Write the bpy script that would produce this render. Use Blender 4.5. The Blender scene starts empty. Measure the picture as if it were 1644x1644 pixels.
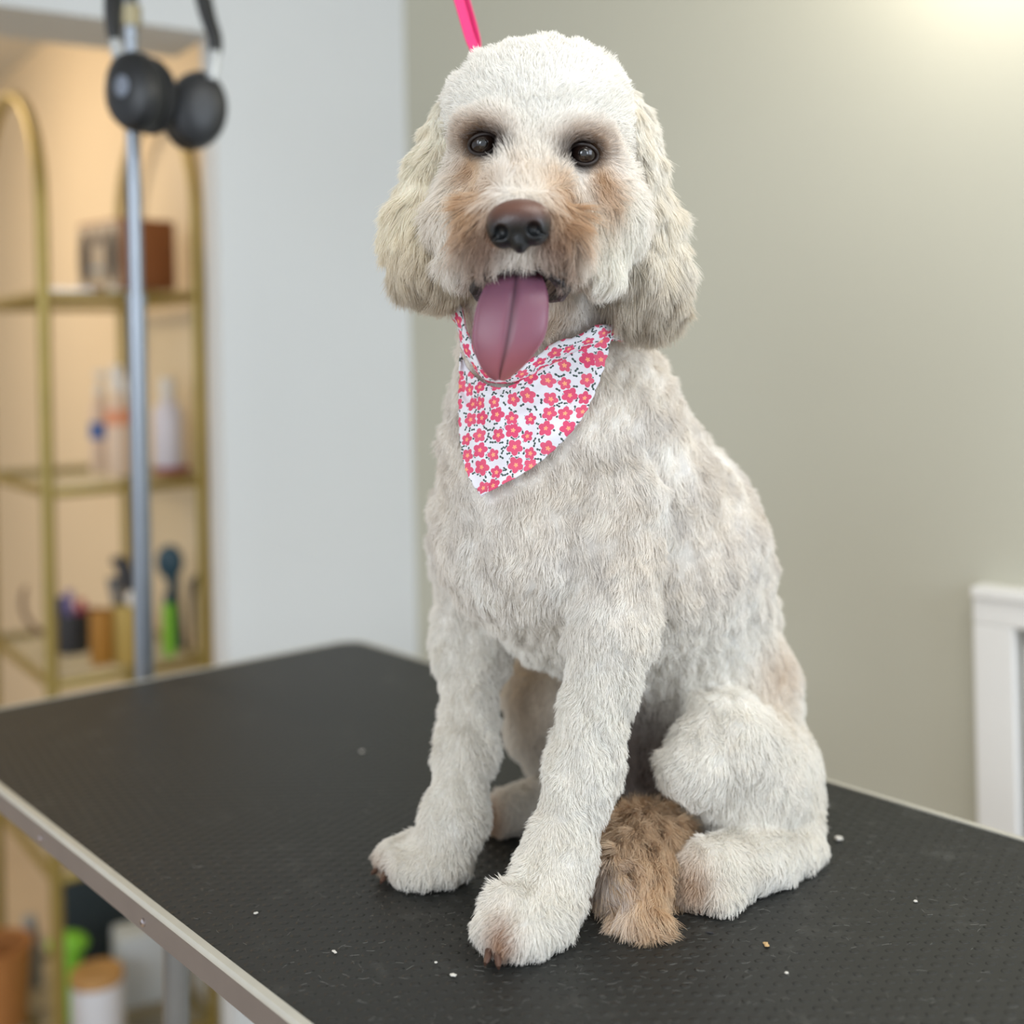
import bpy, bmesh, math, random
import numpy as np
from mathutils import Vector, Matrix, Euler

# ------------------------------------------------------------------ camera
FPX, CX, CY, ROLL = 1980.0, 822.0, 568.0, 0.022   # focal length / principal point of the photo
CZ, TZ = 1.40, 0.975                              # camera height, table-top height
S = bpy.context.scene
col = S.collection

def P(px, py, D):
    """world point seen at pixel (px, py) at distance D along the view axis"""
    dx, dy = px - CX, py - CY
    xr, yr = dx - ROLL * dy, ROLL * dx + dy
    return np.array([xr * D / FPX, D, CZ - yr * D / FPX])

def PT(px, py, z=TZ):
    """world point seen at pixel on the horizontal plane z"""
    dx, dy = px - CX, py - CY
    D = (CZ - z) * FPX / (ROLL * dx + dy)
    return P(px, py, D)

cam_d = bpy.data.cameras.new('camera')
cam = bpy.data.objects.new('camera', cam_d); col.objects.link(cam)
cam.location = (0, 0, CZ)
cam.rotation_euler = (Matrix.Rotation(math.pi/2, 4, 'X') @ Matrix.Rotation(-ROLL, 4, 'Z')).to_euler()
cam_d.sensor_width = 36.0
cam_d.lens = FPX / 1644 * 36.0
cam_d.shift_y = -(822 - CY) / 1644
cam_d.clip_start = 0.02
cam_d.dof.use_dof = True
cam_d.dof.focus_distance = 0.90
cam_d.dof.aperture_fstop = 2.4
S.camera = cam

# ------------------------------------------------------------------ world, lights, exposure
w = bpy.data.worlds.new('world'); S.world = w; w.use_nodes = True
bg = w.node_tree.nodes['Background']
bg.inputs[0].default_value = (0.86, 0.92, 1.0, 1); bg.inputs[1].default_value = 0.66
def area(name, loc, target, size, power, color, size_y=None):
    d = bpy.data.lights.new(name, 'AREA'); d.energy = power; d.color = color
    d.size = size
    if size_y: d.shape = 'RECTANGLE'; d.size_y = size_y
    o = bpy.data.objects.new(name, d); col.objects.link(o); o.location = loc
    o.rotation_euler = (Vector(target) - Vector(loc)).to_track_quat('-Z', 'Y').to_euler()
    return o
area('overhead_fill_light', (0.45, 0.75, 2.32), (0.25, 1.0, 0.9), 0.8, 7.5, (1.0, 0.97, 0.92))  # added soft light to brighten the head top, no fixture is seen
area('window_daylight', (-1.5, -1.4, 1.9), (0.0, 1.0, 1.15), 1.5, 27, (0.86, 0.93, 1.0), 1.2)
area('side_daylight', (1.9, -0.3, 1.7), (0.1, 1.0, 1.15), 1.1, 19, (0.76, 0.87, 1.0), 1.2)
area('hall_lamp', (-1.75, 2.75, 2.3), (-1.2, 3.2, 0.9), 0.7, 15, (1.0, 0.80, 0.58))
_pl = bpy.data.lights.new('wall_lamp', 'POINT'); _pl.energy = 2.6; _pl.color = (1.0, 0.93, 0.80); _pl.shadow_soft_size = 0.05
_po = bpy.data.objects.new('wall_lamp', _pl); col.objects.link(_po)
_po.location = (0.53, 1.45, 1.99)
S.view_settings.view_transform = 'Standard'; S.view_settings.look = 'None'
S.view_settings.gamma = 1; S.view_settings.use_curve_mapping = False
S.view_settings.exposure = 0.50
S.cycles.use_denoising = True
S.cycles.max_bounces = 8; S.cycles.diffuse_bounces = 4; S.cycles.glossy_bounces = 3
S.cycles.transparent_max_bounces = 8

# ------------------------------------------------------------------ materials
def srgb(r, g, b):
    f = lambda c: (c/255/12.92) if c/255 <= 0.04045 else ((c/255+0.055)/1.055)**2.4
    return (f(r), f(g), f(b), 1)
def mat(name, color, rough=0.6, metal=0.0, spec=0.5, noise=None, bump=None, trans=0, coat=0, sss=0):
    """principled material, noise=(scale, second colour) and bump=(scale, strength)"""
    m = bpy.data.materials.new(name); m.use_nodes = True
    nt = m.node_tree; b = nt.nodes['Principled BSDF']
    b.inputs['Base Color'].default_value = color
    b.inputs['Roughness'].default_value = rough
    b.inputs['Metallic'].default_value = metal
    b.inputs['Specular IOR Level'].default_value = spec
    b.inputs['Coat Weight'].default_value = coat
    b.inputs['Transmission Weight'].default_value = trans
    if sss:
        b.inputs['Subsurface Weight'].default_value = sss
        b.inputs['Subsurface Scale'].default_value = 0.01
    if noise:
        tc = nt.nodes.new('ShaderNodeTexCoord'); n = nt.nodes.new('ShaderNodeTexNoise')
        n.inputs['Scale'].default_value = noise[0]; n.inputs['Detail'].default_value = 4
        nt.links.new(tc.outputs['Object'], n.inputs['Vector'])
        mx = nt.nodes.new('ShaderNodeMix'); mx.data_type = 'RGBA'
        mx.inputs[6].default_value = color; mx.inputs[7].default_value = noise[1]
        nt.links.new(n.outputs['Fac'], mx.inputs[0]); nt.links.new(mx.outputs[2], b.inputs['Base Color'])
    if bump:
        tc = nt.nodes.new('ShaderNodeTexCoord'); n = nt.nodes.new('ShaderNodeTexNoise')
        n.inputs['Scale'].default_value = bump[0]
        nt.links.new(tc.outputs['Object'], n.inputs['Vector'])
        bp = nt.nodes.new('ShaderNodeBump'); bp.inputs['Strength'].default_value = bump[1]; bp.inputs['Distance'].default_value = 0.002
        nt.links.new(n.outputs['Fac'], bp.inputs['Height']); nt.links.new(bp.outputs['Normal'], b.inputs['Normal'])
    return m
def glass_mat(name, tint, mixf):
    m = bpy.data.materials.new(name); m.use_nodes = True; nt = m.node_tree; nt.nodes.clear()
    o = nt.nodes.new('ShaderNodeOutputMaterial'); t = nt.nodes.new('ShaderNodeBsdfTransparent'); g = nt.nodes.new('ShaderNodeBsdfGlossy')
    t.inputs[0].default_value = tint; g.inputs['Roughness'].default_value = 0.05
    mx = nt.nodes.new('ShaderNodeMixShader'); mx.inputs[0].default_value = mixf
    nt.links.new(t.outputs[0], mx.inputs[1]); nt.links.new(g.outputs[0], mx.inputs[2]); nt.links.new(mx.outputs[0], o.inputs[0])
    return m

# ------------------------------------------------------------------ object helpers
def tag(o, label=None, cat=None, group=None, kind=None):
    if label: o['label'] = label
    if cat: o['category'] = cat
    if group: o['group'] = group
    if kind: o['kind'] = kind
    return o
def link(o, parent=None):
    col.objects.link(o)
    if parent is not None:
        o.parent = parent
        o.matrix_parent_inverse = world_of(parent).inverted()
    return o
def world_of(o):
    m = Matrix.LocRotScale(o.location, o.rotation_euler, o.scale)
    if o.parent is not None: m = world_of(o.parent) @ o.matrix_parent_inverse @ m
    return m
def empty(name, loc):
    o = bpy.data.objects.new(name, None); o.location = loc; o.empty_display_size = 0.05
    col.objects.link(o); return o
def mesh_obj(name, verts, faces, m, parent=None, smooth=True):
    me = bpy.data.meshes.new(name); me.from_pydata([tuple(map(float, v)) for v in verts], [], [tuple(map(int, f)) for f in faces])
    me.materials.append(m)
    if smooth: me.polygons.foreach_set('use_smooth', [True]*len(me.polygons))
    me.update()
    return link(bpy.data.objects.new(name, me), parent)
class MB:
    """collects shapes into one mesh (world coordinates)"""
    def __init__(s): s.v = []; s.f = []
    def add(s, v, f):
        n = len(s.v); s.v += [tuple(map(float, x)) for x in v]; s.f += [tuple(i+n for i in q) for q in f]; return s
    def box(s, c, size, rz=0.0, bev=0.0):
        bm = bmesh.new(); bmesh.ops.create_cube(bm, size=1)
        for v in bm.verts: v.co = Vector((v.co.x*size[0], v.co.y*size[1], v.co.z*size[2]))
        if bev: bmesh.ops.bevel(bm, geom=bm.edges[:], offset=bev, segments=2, affect='EDGES', profile=0.6)
        R = Matrix.Rotation(rz, 3, 'Z'); cc = Vector(c)
        bm.verts.index_update()
        s.add([tuple(R @ v.co + cc) for v in bm.verts], [[v.index for v in f.verts] for f in bm.faces]); bm.free(); return s
    def tube(s, pts, r, n=10, cap=True):
        pts = [Vector(p) for p in pts]; rs = r if isinstance(r, (list, tuple)) else [r]*len(pts)
        V = []; F = []; up = None
        for i, p in enumerate(pts):
            t = (pts[min(i+1, len(pts)-1)] - pts[max(i-1, 0)]).normalized()
            if up is None: up = t.orthogonal().normalized()
            up = (up - t*up.dot(t)).normalized(); sd = t.cross(up)
            for k in range(n):
                a = 2*math.pi*k/n; V.append(p + (up*math.cos(a) + sd*math.sin(a))*rs[i])
        for i in range(len(pts)-1):
            for k in range(n): F.append((i*n+k, i*n+(k+1) % n, (i+1)*n+(k+1) % n, (i+1)*n+k))
        if cap: F.append(tuple(reversed(range(n)))); F.append(tuple((len(pts)-1)*n+k for k in range(n)))
        return s.add(V, F)
    def lathe(s, c, prof, n=24, tilt=None):
        V = []; F = []; R = tilt or Matrix.Identity(3); c = Vector(c)
        for (r, z) in prof:
            for k in range(n):
                a = 2*math.pi*k/n; V.append(c + R @ Vector((r*math.cos(a), r*math.sin(a), z)))
        for i in range(len(prof)-1):
            for k in range(n): F.append((i*n+k, i*n+(k+1) % n, (i+1)*n+(k+1) % n, (i+1)*n+k))
        F.append(tuple(reversed(range(n)))); F.append(tuple((len(prof)-1)*n+k for k in range(n)))
        return s.add(V, F)
    def ell(s, c, rad, R=None, n=16):
        bm = bmesh.new(); bmesh.ops.create_uvsphere(bm, u_segments=n*2, v_segments=n, radius=1)
        R = R or Matrix.Identity(3); c = Vector(c); bm.verts.index_update()
        s.add([tuple(R @ Vector((v.co.x*rad[0], v.co.y*rad[1], v.co.z*rad[2])) + c) for v in bm.verts], [[v.index for v in f.verts] for f in bm.faces]); bm.free(); return s
    def build(s, name, m, parent=None, smooth=True):
        o = mesh_obj(name, s.v, s.f, m, parent, smooth)
        if smooth:
            # keep flat faces flat: mark edges sharper than 35 degrees
            bm = bmesh.new(); bm.from_mesh(o.data); bmesh.ops.recalc_face_normals(bm, faces=bm.faces)
            for e in bm.edges:
                if len(e.link_faces) == 2 and e.calc_face_angle(0) > 0.6: e.smooth = False
            bm.to_mesh(o.data); bm.free()
        return o
def arc(c, r, a0, a1, n, u, v):
    c, u, v = map(Vector, (c, u, v))
    return [c + u*(r*math.cos(a0+(a1-a0)*i/n)) + v*(r*math.sin(a0+(a1-a0)*i/n)) for i in range(n+1)]

# ================================================================== THE ROOM
LW = np.array([math.sin(math.radians(56)), math.cos(math.radians(56)), 0])      # along the left wall, towards the corner
RW = np.array([math.sin(math.radians(-47)), math.cos(math.radians(-47)), 0])    # along the right wall, towards the corner
Cc = P(660, 568, 2.37); Cc[2] = 0                                               # room corner
CEIL = 2.35; LINT = 1.972
m_wall_l = mat('white_wall_paint', srgb(206, 209, 210), 0.75, noise=(3, srgb(201, 204, 205)), bump=(60, 0.05))
m_wall_r = mat('greige_wall_paint', srgb(191, 189, 173), 0.7, noise=(2.2, srgb(185, 183, 168)), bump=(60, 0.05))
m_hall = mat('warm_hall_paint', srgb(222, 203, 172), 0.8, noise=(2, srgb(212, 193, 162)))
m_ceil = mat('ceiling_paint', srgb(222, 218, 208), 0.9, noise=(5, srgb(216, 212, 202)))
m_floor = mat('pale_floor_boards', srgb(196, 178, 152), 0.5, noise=(6, srgb(178, 160, 134)))
m_trim = mat('white_trim_paint', srgb(232, 231, 228), 0.4, noise=(8, srgb(226, 225, 222)))
def struct(o): o['kind'] = 'structure'; return o
def prism(poly, z0, z1):
    n = len(poly); mb = MB()
    mb.add([(p[0], p[1], z0) for p in poly] + [(p[0], p[1], z1) for p in poly],
           [tuple(reversed(range(n))), tuple(range(n, 2*n))] + [(i, (i+1) % n, n+(i+1) % n, n+i) for i in range(n)])
    return mb
NL = np.array([-LW[1], LW[0], 0])      # away from the room, behind the left wall
NR = np.array([-RW[1], RW[0], 0]) * -1 # away from the room, behind the right wall
def wallpoly(a, b, n, t): return [a, b, b + n*t, a + n*t]
# jamb of the opening: where the ray through x=355 meets the wall line
ray = P(355, 568, 1.0)[:2]; A = np.array([ray, -LW[:2]]).T
k = np.linalg.solve(A, Cc[:2]); Jf = np.array([*(ray*k[0]), 0])
THK = 0.065
Lend = Jf - LW*2.1
struct(prism(wallpoly(Jf, Cc + LW*0.1, NL, THK), 0, CEIL).build('wall_left', m_wall_l, smooth=False))
lint = prism(wallpoly(Lend, Jf, NL, 0.20), LINT, CEIL).build('trim_1', m_wall_l, smooth=False); struct(lint)
struct(prism(wallpoly(Cc, Cc - RW*3.2, NR, 0.12), 0, CEIL).build('wall_right', m_wall_r, smooth=False))
struct(MB().box((0, 2.2, -0.05), (8, 7.6, 0.1)).build('floor', m_floor, smooth=False))
struct(MB().box((0, 2.5, CEIL+0.05), (8, 6.4, 0.1)).build('ceiling', m_ceil, smooth=False))
# shelf frame axes (the etagere stands against the side wall of the next room)
EL = np.array([0.82, 0.57, 0]); EL /= np.linalg.norm(EL); EW = np.array([-EL[1], EL[0], 0])
Npt = P(72, 568, 2.35); Npt[2] = 0
EDEP, EWID = 0.305, 0.50
Mpt = Npt + EL*EDEP
h0 = Mpt + EL*0.045 - EW*0.27
struct(prism(wallpoly(h0, h0 + EW*3.6, EL, 0.1), 0, CEIL).build('wall_hall', m_hall, smooth=False))
hb = h0 + EW*3.4
struct(prism(wallpoly(hb - EL*4, hb + EL*0.2, EW, 0.1), 0, CEIL).build('wall_far', m_hall, smooth=False))
bb = prism(wallpoly(h0 - EL*0.012, h0 + EW*3.3 - EL*0.012, EL, 0.012), 0, 0.09).build('baseboard_hall', m_trim, smooth=False); struct(bb)
struct(prism(wallpoly(Jf - NL*0.014, Cc - NL*0.014 - LW*0.01, NL, 0.014), 0, 0.10).build('baseboard_left', m_trim, smooth=False))
struct(prism(wallpoly(Cc - NR*0.014, Cc - RW*1.25 - NR*0.014, NR, 0.014), 0, 0.10).build('baseboard_right', m_trim, smooth=False))
# low white-framed window on the right wall
ray = P(1575, 935, 1.0); A = np.array([ray[:2], RW[:2]]).T
k = np.linalg.solve(A, Cc[:2]); W0 = np.array([*(ray[:2]*k[0]), 0]); ztop = CZ + (ray[2]-CZ)*k[0]
wang = math.atan2(-RW[1], -RW[0])
def wbox(mb, s0, s1, z0, z1, d0, d1):  # along wall s, height z, depth out of the wall d
    c = W0 - RW*(s0+s1)/2 - NR*(d0+d1)/2; c[2] = (z0+z1)/2
    return mb.box(c, (s1-s0, d1-d0, z1-z0), wang, 0.003)
win = MB()
wbox(win, 0, 0.052, 0.15, ztop-0.048, 0.0, 0.03); wbox(win, 0.0, 0.9, ztop-0.048, ztop-0.014, 0.0, 0.03); wbox(win, 0.0, 0.92, ztop-0.014, ztop, 0.0, 0.036)
wbox(win, 0, 0.9, 0.10, 0.15, 0, 0.03)
wo = struct(win.build('window_1', m_trim, smooth=False))
sash = MB(); wbox(sash, 0.060, 0.078, 0.15, ztop-0.054, 0.0, 0.016); wbox(sash, 0.060, 0.9, ztop-0.074, ztop-0.054, 0.0, 0.016)
wbox(sash, 0.078, 0.9, ztop-0.235, ztop-0.208, 0.0, 0.014)
sash.build('sash', m_trim, wo, smooth=False)
m_pane = mat('pane_glass', srgb(214, 220, 232), 0.15, spec=0.6, noise=(14, srgb(176, 186, 210)))
_pb = m_pane.node_tree.nodes['Principled BSDF']; _pb.inputs['Emission Color'].default_value = (0.82, 0.88, 1.0, 1); _pb.inputs['Emission Strength'].default_value = 0.30   # daylight behind the pane
pn = MB(); wbox(pn, 0.070, 0.9, 0.15, ztop-0.07, 0.0, 0.006); pn.build('pane', m_pane, wo, smooth=False)

# ================================================================== GROOMING TABLE
m_mat = bpy.data.materials.new('black_rubber_mat'); m_mat.use_nodes = True
nt = m_mat.node_tree; b = nt.nodes['Principled BSDF']
N = nt.nodes.new; Lk = nt.links.new
def mathn(op, a=None, bb_=None, c=None):
    n = N('ShaderNodeMath'); n.operation = op
    for i, x in enumerate((a, bb_, c)):
        if x is None: continue
        if isinstance(x, (int, float)): n.inputs[i].default_value = x
        else: Lk(x, n.inputs[i])
    return n.outputs[0]
def build_mat_nodes():
    tc = N('ShaderNodeTexCoord'); sep = N('ShaderNodeSeparateXYZ'); Lk(tc.outputs['Object'], sep.inputs[0])
    x, y = sep.outputs[0], sep.outputs[1]
    px_, py_ = 0.0125, 0.0105
    row = mathn('FLOOR', mathn('DIVIDE', y, py_))
    odd = mathn('MULTIPLY', mathn('FLOORED_MODULO', row, 2.0), 0.5)
    u = mathn('SUBTRACT', mathn('FRACT', mathn('ADD', mathn('DIVIDE', x, px_), odd)), 0.5)
    v = mathn('SUBTRACT', mathn('FRACT', mathn('DIVIDE', y, py_)), 0.5)
    d = mathn('SQRT', mathn('ADD', mathn('MULTIPLY', u, u), mathn('MULTIPLY', v, v)))
    dm = N('ShaderNodeMapRange'); dm.interpolation_type = 'SMOOTHSTEP'
    Lk(d, dm.inputs[0]); dm.inputs[1].default_value = 0.16; dm.inputs[2].default_value = 0.32; dm.inputs[3].default_value = 1; dm.inputs[4].default_value = 0
    bp = N('ShaderNodeBump'); bp.inputs['Strength'].default_value = 0.75; bp.inputs['Distance'].default_value = 0.0016
    Lk(dm.outputs[0], bp.inputs['Height'])
    n1 = N('ShaderNodeTexNoise'); n1.inputs['Scale'].default_value = 900; Lk(tc.outputs['Object'], n1.inputs['Vector'])
    bp2 = N('ShaderNodeBump'); bp2.inputs['Strength'].default_value = 0.25; bp2.inputs['Distance'].default_value = 0.0004
    Lk(n1.outputs['Fac'], bp2.inputs['Height']); Lk(bp.outputs['Normal'], bp2.inputs['Normal'])
    Lk(bp2.outputs['Normal'], b.inputs['Normal'])
    # dusty scuffs
    n2 = N('ShaderNodeTexNoise'); n2.inputs['Scale'].default_value = 22; n2.inputs['Detail'].default_value = 10; n2.inputs['Roughness'].default_value = 0.75
    Lk(tc.outputs['Object'], n2.inputs['Vector'])
    mr = N('ShaderNodeMapRange'); Lk(n2.outputs['Fac'], mr.inputs[0]); mr.inputs[1].default_value = 0.56; mr.inputs[2].default_value = 0.85; mr.inputs[3].default_value = 0; mr.inputs[4].default_value = 0.5
    mp = N('ShaderNodeMapping'); mp.inputs['Scale'].default_value = (260, 900, 1); mp.inputs['Rotation'].default_value = (0, 0, 0.6); Lk(tc.outputs['Object'], mp.inputs[0])
    n3 = N('ShaderNodeTexNoise'); n3.inputs['Scale'].default_value = 1; n3.inputs['Detail'].default_value = 2; Lk(mp.outputs[0], n3.inputs['Vector'])
    mr3 = N('ShaderNodeMapRange'); Lk(n3.outputs['Fac'], mr3.inputs[0]); mr3.inputs[1].default_value = 0.66; mr3.inputs[2].default_value = 0.8; mr3.inputs[3].default_value = 0; mr3.inputs[4].default_value = 0.5
    fac = mathn('ADD', mr.outputs[0], mathn('MULTIPLY', mr3.outputs[0], mathn('ADD', mr.outputs[0], 0.25)))
    mx = N('ShaderNodeMix'); mx.data_type = 'RGBA'; mx.inputs[6].default_value = (0.0165, 0.0175, 0.0165, 1); mx.inputs[7].default_value = (0.13, 0.13, 0.12, 1)
    Lk(fac, mx.inputs[0]); Lk(mx.outputs[2], b.inputs['Base Color'])
    b.inputs['Roughness'].default_value = 0.50; b.inputs['Specular IOR Level'].default_value = 0.42
build_mat_nodes()
m_alu = mat('brushed_aluminium_trim', srgb(142, 132, 126), 0.45, metal=0.5, noise=(30, srgb(128, 119, 115)))
m_rim = mat('pale_trim_lip', srgb(205, 202, 190), 0.4, metal=0.2, noise=(60, srgb(190, 187, 176)))
m_steel = mat('polished_steel', srgb(150, 156, 164), 0.34, metal=0.9, noise=(20, srgb(138, 144, 152)))
tA = PT(-120.8, 1163); tB = PT(567, 1028)
ex = (tA - tB); SW = np.linalg.norm(ex); ex /= SW          # short side, towards camera-left
ey = np.array([-ex[1], ex[0], 0])                           # long side direction
if ey[1] > 0: ey = -ey                                      # towards the camera / right
LWID = 1.40
tc0 = tB + ex*SW/2 + ey*LWID/2
table = empty('grooming_table', (tc0[0], tc0[1], 0)); table.rotation_euler = (0, 0, math.atan2(ex[1], ex[0]))
tag(table, 'black rubber-topped grooming table with pale metal edge, the dog sits on it', 'table')
def rrect(a, b_, r, n=8):
    """rounded rectangle outline in (ex, ey) coordinates"""
    out = []
    for (cx, cy, a0) in ((a-r, b_-r, 0), (-a+r, b_-r, 90), (-a+r, -b_+r, 180), (a-r, -b_+r, 270)):
        for i in range(n+1):
            t = math.radians(a0 + 90*i/n); out.append((cx + r*math.cos(t), cy + r*math.sin(t)))
    return out
def ring_profile(prof, a, b_, r):
    """sweep a (offset, z) profile round the rounded rectangle"""
    V = []; F = []; m = None
    for (o, z) in prof:
        pts = rrect(a+o, b_+o, max(r+o, 0.002)); m = len(pts)
        V += [tc0 + ex*p[0] + ey*p[1] + np.array([0, 0, z - 0]) for p in pts]
    for j in range(len(prof)):
        k2 = (j+1) % len(prof)
        for i in range(m): F.append((j*m+i, j*m+(i+1) % m, k2*m+(i+1) % m, k2*m+i))
    for i_, v in enumerate(V): V[i_] = np.array([v[0], v[1], v[2]-tc0[2]])
    return V, F
a2, b2, rc = SW/2, LWID/2, 0.028
pts = rrect(a2, b2, rc); mm = len(pts)
top = [(tc0 + ex*p[0] + ey*p[1]) for p in pts]
slab = MB().add([(p[0], p[1], TZ) for p in top] + [(p[0], p[1], TZ-0.004) for p in top], [tuple(range(mm)), tuple(reversed(range(mm, 2*mm)))] + [(i, mm+i, mm+(i+1) % mm, (i+1) % mm) for i in range(mm)])
tt = slab.build('rubber_mat', m_mat, table, smooth=False)
board = [(tc0 + ex*p[0] + ey*p[1]) for p in rrect(a2-0.001, b2-0.001, rc)]
MB().add([(p[0], p[1], TZ-0.0045) for p in board] + [(p[0], p[1], TZ-0.021) for p in board], [tuple(range(mm)), tuple(reversed(range(mm, 2*mm)))] + [(i, mm+i, mm+(i+1) % mm, (i+1) % mm) for i in range(mm)]).build('board', mat('plywood_board', srgb(150, 130, 104), 0.7), table, smooth=False)
V, F = ring_profile([(0.0005, TZ-0.003), (0.0005, TZ+0.0012), (0.0065, TZ+0.0012), (0.0075, TZ-0.001), (0.0075, TZ-0.0035)], a2, b2, rc)
MB().add(V, F).build('edge_lip', m_rim, table)
V, F = ring_profile([(0.0012, TZ-0.0045), (0.0062, TZ-0.0045), (0.0062, TZ-0.024), (0.0012, TZ-0.024)], a2, b2, rc)
MB().add(V, F).build('edge_trim', m_alu, table)
# screws in the trim of the short-left long edge
m_screw = mat('screw_metal', srgb(190, 180, 180), 0.2, metal=1.0)
for s in (-0.52, -0.29, -0.06, 0.17, 0.40, 0.6):
    c = tc0 + ex*(a2+0.0062) + ey*s; c[2] = TZ-0.0165
    R = Vector(ex).to_track_quat('Z', 'Y').to_matrix()
    MB().lathe(c, [(0.0035, 0), (0.0033, 0.0012), (0.0022, 0.0020), (0.0012, 0.0022), (0.0010, 0.0010)], 14, R).build('screw', m_screw, table)
# under-frame and folding legs
fr = MB()
for s in (-1, 1):
    for p0, p1 in (((s*(a2-0.16), -b2+0.2), (s*(a2-0.16), b2-0.2)),):
        fr.tube([tc0 + ex*p0[0] + ey*p0[1] + np.array([0, 0, -0.035]), tc0 + ex*p1[0] + ey*p1[1] + np.array([0, 0, -0.035])], 0.013)
fr.build('under_frame', m_steel, table)
for sx in (-1, 1):
    for sy in (-1, 1):
        a_ = tc0 + ex*sx*(a2-0.16) + ey*sy*(b2-0.34); a_[2] = TZ-0.035
        c_ = a_.copy() + ey*sy*0.05; c_[2] = 0.012
        lg = MB().tube([a_, c_], 0.014).build('leg', m_steel, table)
        MB().tube([c_ + np.array([0, 0, 0.03]), c_ - np.array([0, 0, 0.012])], 0.018).build('rubber_foot', mat('black_rubber', srgb(30, 30, 30), 0.8), lg)

# ================================================================== THE DOG
rng = np.random.default_rng(7)
# ---- signed distance helpers (numpy)
def sd_cap(p, a, b_, ra, rb):
    ba = b_ - a; t = np.clip(((p - a) @ ba) / (ba @ ba), 0, 1)
    return np.linalg.norm(p - a - t[:, None]*ba, axis=1) - (ra + (rb-ra)*t)
def sd_ell(p, c, r, R=None):
    q = p - c
    if R is not None: q = q @ R          # columns of R = local axes
    r = np.asarray(r); k0 = np.linalg.norm(q/r, axis=1); k1 = np.linalg.norm(q/(r*r), axis=1) + 1e-9
    return k0*(k0-1)/k1
def smin(a, b_, k):
    h = np.maximum(k - np.abs(a-b_), 0)/k
    return np.minimum(a, b_) - h*h*k*0.25
def smax(a, b_, k): return -smin(-a, -b_, k)
def axes(fwd, up=(0, 0, 1)):
    f = np.array(fwd, float); f /= np.linalg.norm(f); u = np.array(up, float); s_ = np.cross(f, u); s_ /= np.linalg.norm(s_); u = np.cross(s_, f)
    return np.array([s_, f, u]).T          # local x = side, y = forward, z = up
def evalf(f, p, chunk=200000):
    return np.concatenate([f(p[i:i+chunk]) for i in range(0, len(p), chunk)])
def surface_nets(f, lo, hi, h):
    lo = np.array(lo); n = np.ceil((np.array(hi)-lo)/h).astype(int)+1
    gx, gy, gz = [lo[i]+h*np.arange(n[i]) for i in range(3)]
    # coarse pass first, then only evaluate near the surface
    st = 4; cx, cy, cz = gx[::st], gy[::st], gz[::st]
    G = np.stack(np.meshgrid(cx, cy, cz, indexing='ij'), -1).reshape(-1, 3)
    cv = evalf(f, G).reshape(len(cx), len(cy), len(cz))
    ix = np.minimum((np.arange(n[0])+st//2)//st, len(cx)-1); iy = np.minimum((np.arange(n[1])+st//2)//st, len(cy)-1); iz = np.minimum((np.arange(n[2])+st//2)//st, len(cz)-1)
    V = cv[np.ix_(ix, iy, iz)].copy()
    near = np.abs(V) < h*st*1.6
    I = np.argwhere(near)
    V[near] = evalf(f, np.stack([gx[I[:, 0]], gy[I[:, 1]], gz[I[:, 2]]], 1))
    neg = V < 0
    c = np.zeros(tuple(n-1), int)
    for a_ in (0, 1):
        for b_ in (0, 1):
            for d_ in (0, 1): c += neg[a_:n[0]-1+a_, b_:n[1]-1+b_, d_:n[2]-1+d_]
    act = (c > 0) & (c < 8); cells = np.argwhere(act); idx = -np.ones(act.shape, int); idx[act] = np.arange(len(cells))
    acc = np.zeros((len(cells), 3)); cnt = np.zeros(len(cells))
    corners = [(a_, b_, d_) for a_ in (0, 1) for b_ in (0, 1) for d_ in (0, 1)]
    cvv = {k_: V[cells[:, 0]+k_[0], cells[:, 1]+k_[1], cells[:, 2]+k_[2]] for k_ in corners}
    for k1 in corners:
        for ax in range(3):
            if k1[ax]: continue
            k2 = list(k1); k2[ax] = 1; k2 = tuple(k2)
            v1, v2 = cvv[k1], cvv[k2]; m = (v1 < 0) != (v2 < 0); t = np.where(m, v1/np.where(m, v1-v2, 1), 0)
            p = np.array(k1, float)[None, :].repeat(len(cells), 0); p[:, ax] += t
            acc[m] += p[m]; cnt[m] += 1
    verts = lo + h*(cells + acc/cnt[:, None])
    faces = []
    for ax in range(3):
        o1, o2 = [(1, 2), (2, 0), (0, 1)][ax]
        sl = [slice(None)]*3; sl2 = [slice(None)]*3; sl[ax] = slice(0, -1); sl2[ax] = slice(1, None)
        ch = neg[tuple(sl)] != neg[tuple(sl2)]
        E = np.argwhere(ch); E = E[(E[:, o1] > 0) & (E[:, o2] > 0) & (E[:, o1] < n[o1]-1) & (E[:, o2] < n[o2]-1)]
        d1 = np.zeros(3, int); d1[o1] = 1; d2 = np.zeros(3, int); d2[o2] = 1
        q = np.stack([idx[tuple((E-d1-d2).T)], idx[tuple((E-d2).T)], idx[tuple(E.T)], idx[tuple((E-d1).T)]], 1)
        fl = ~neg[tuple(E.T)]; q[fl] = q[fl][:, ::-1]
        faces.append(q)
    faces = np.concatenate(faces); faces = faces[(faces >= 0).all(1)]
    return verts, faces
def grad(f, p, e=0.0008):
    g = np.stack([evalf(f, p + np.eye(3)[i]*e) - evalf(f, p - np.eye(3)[i]*e) for i in range(3)], 1)
    return g/(np.linalg.norm(g, axis=1)[:, None] + 1e-9)
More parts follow.
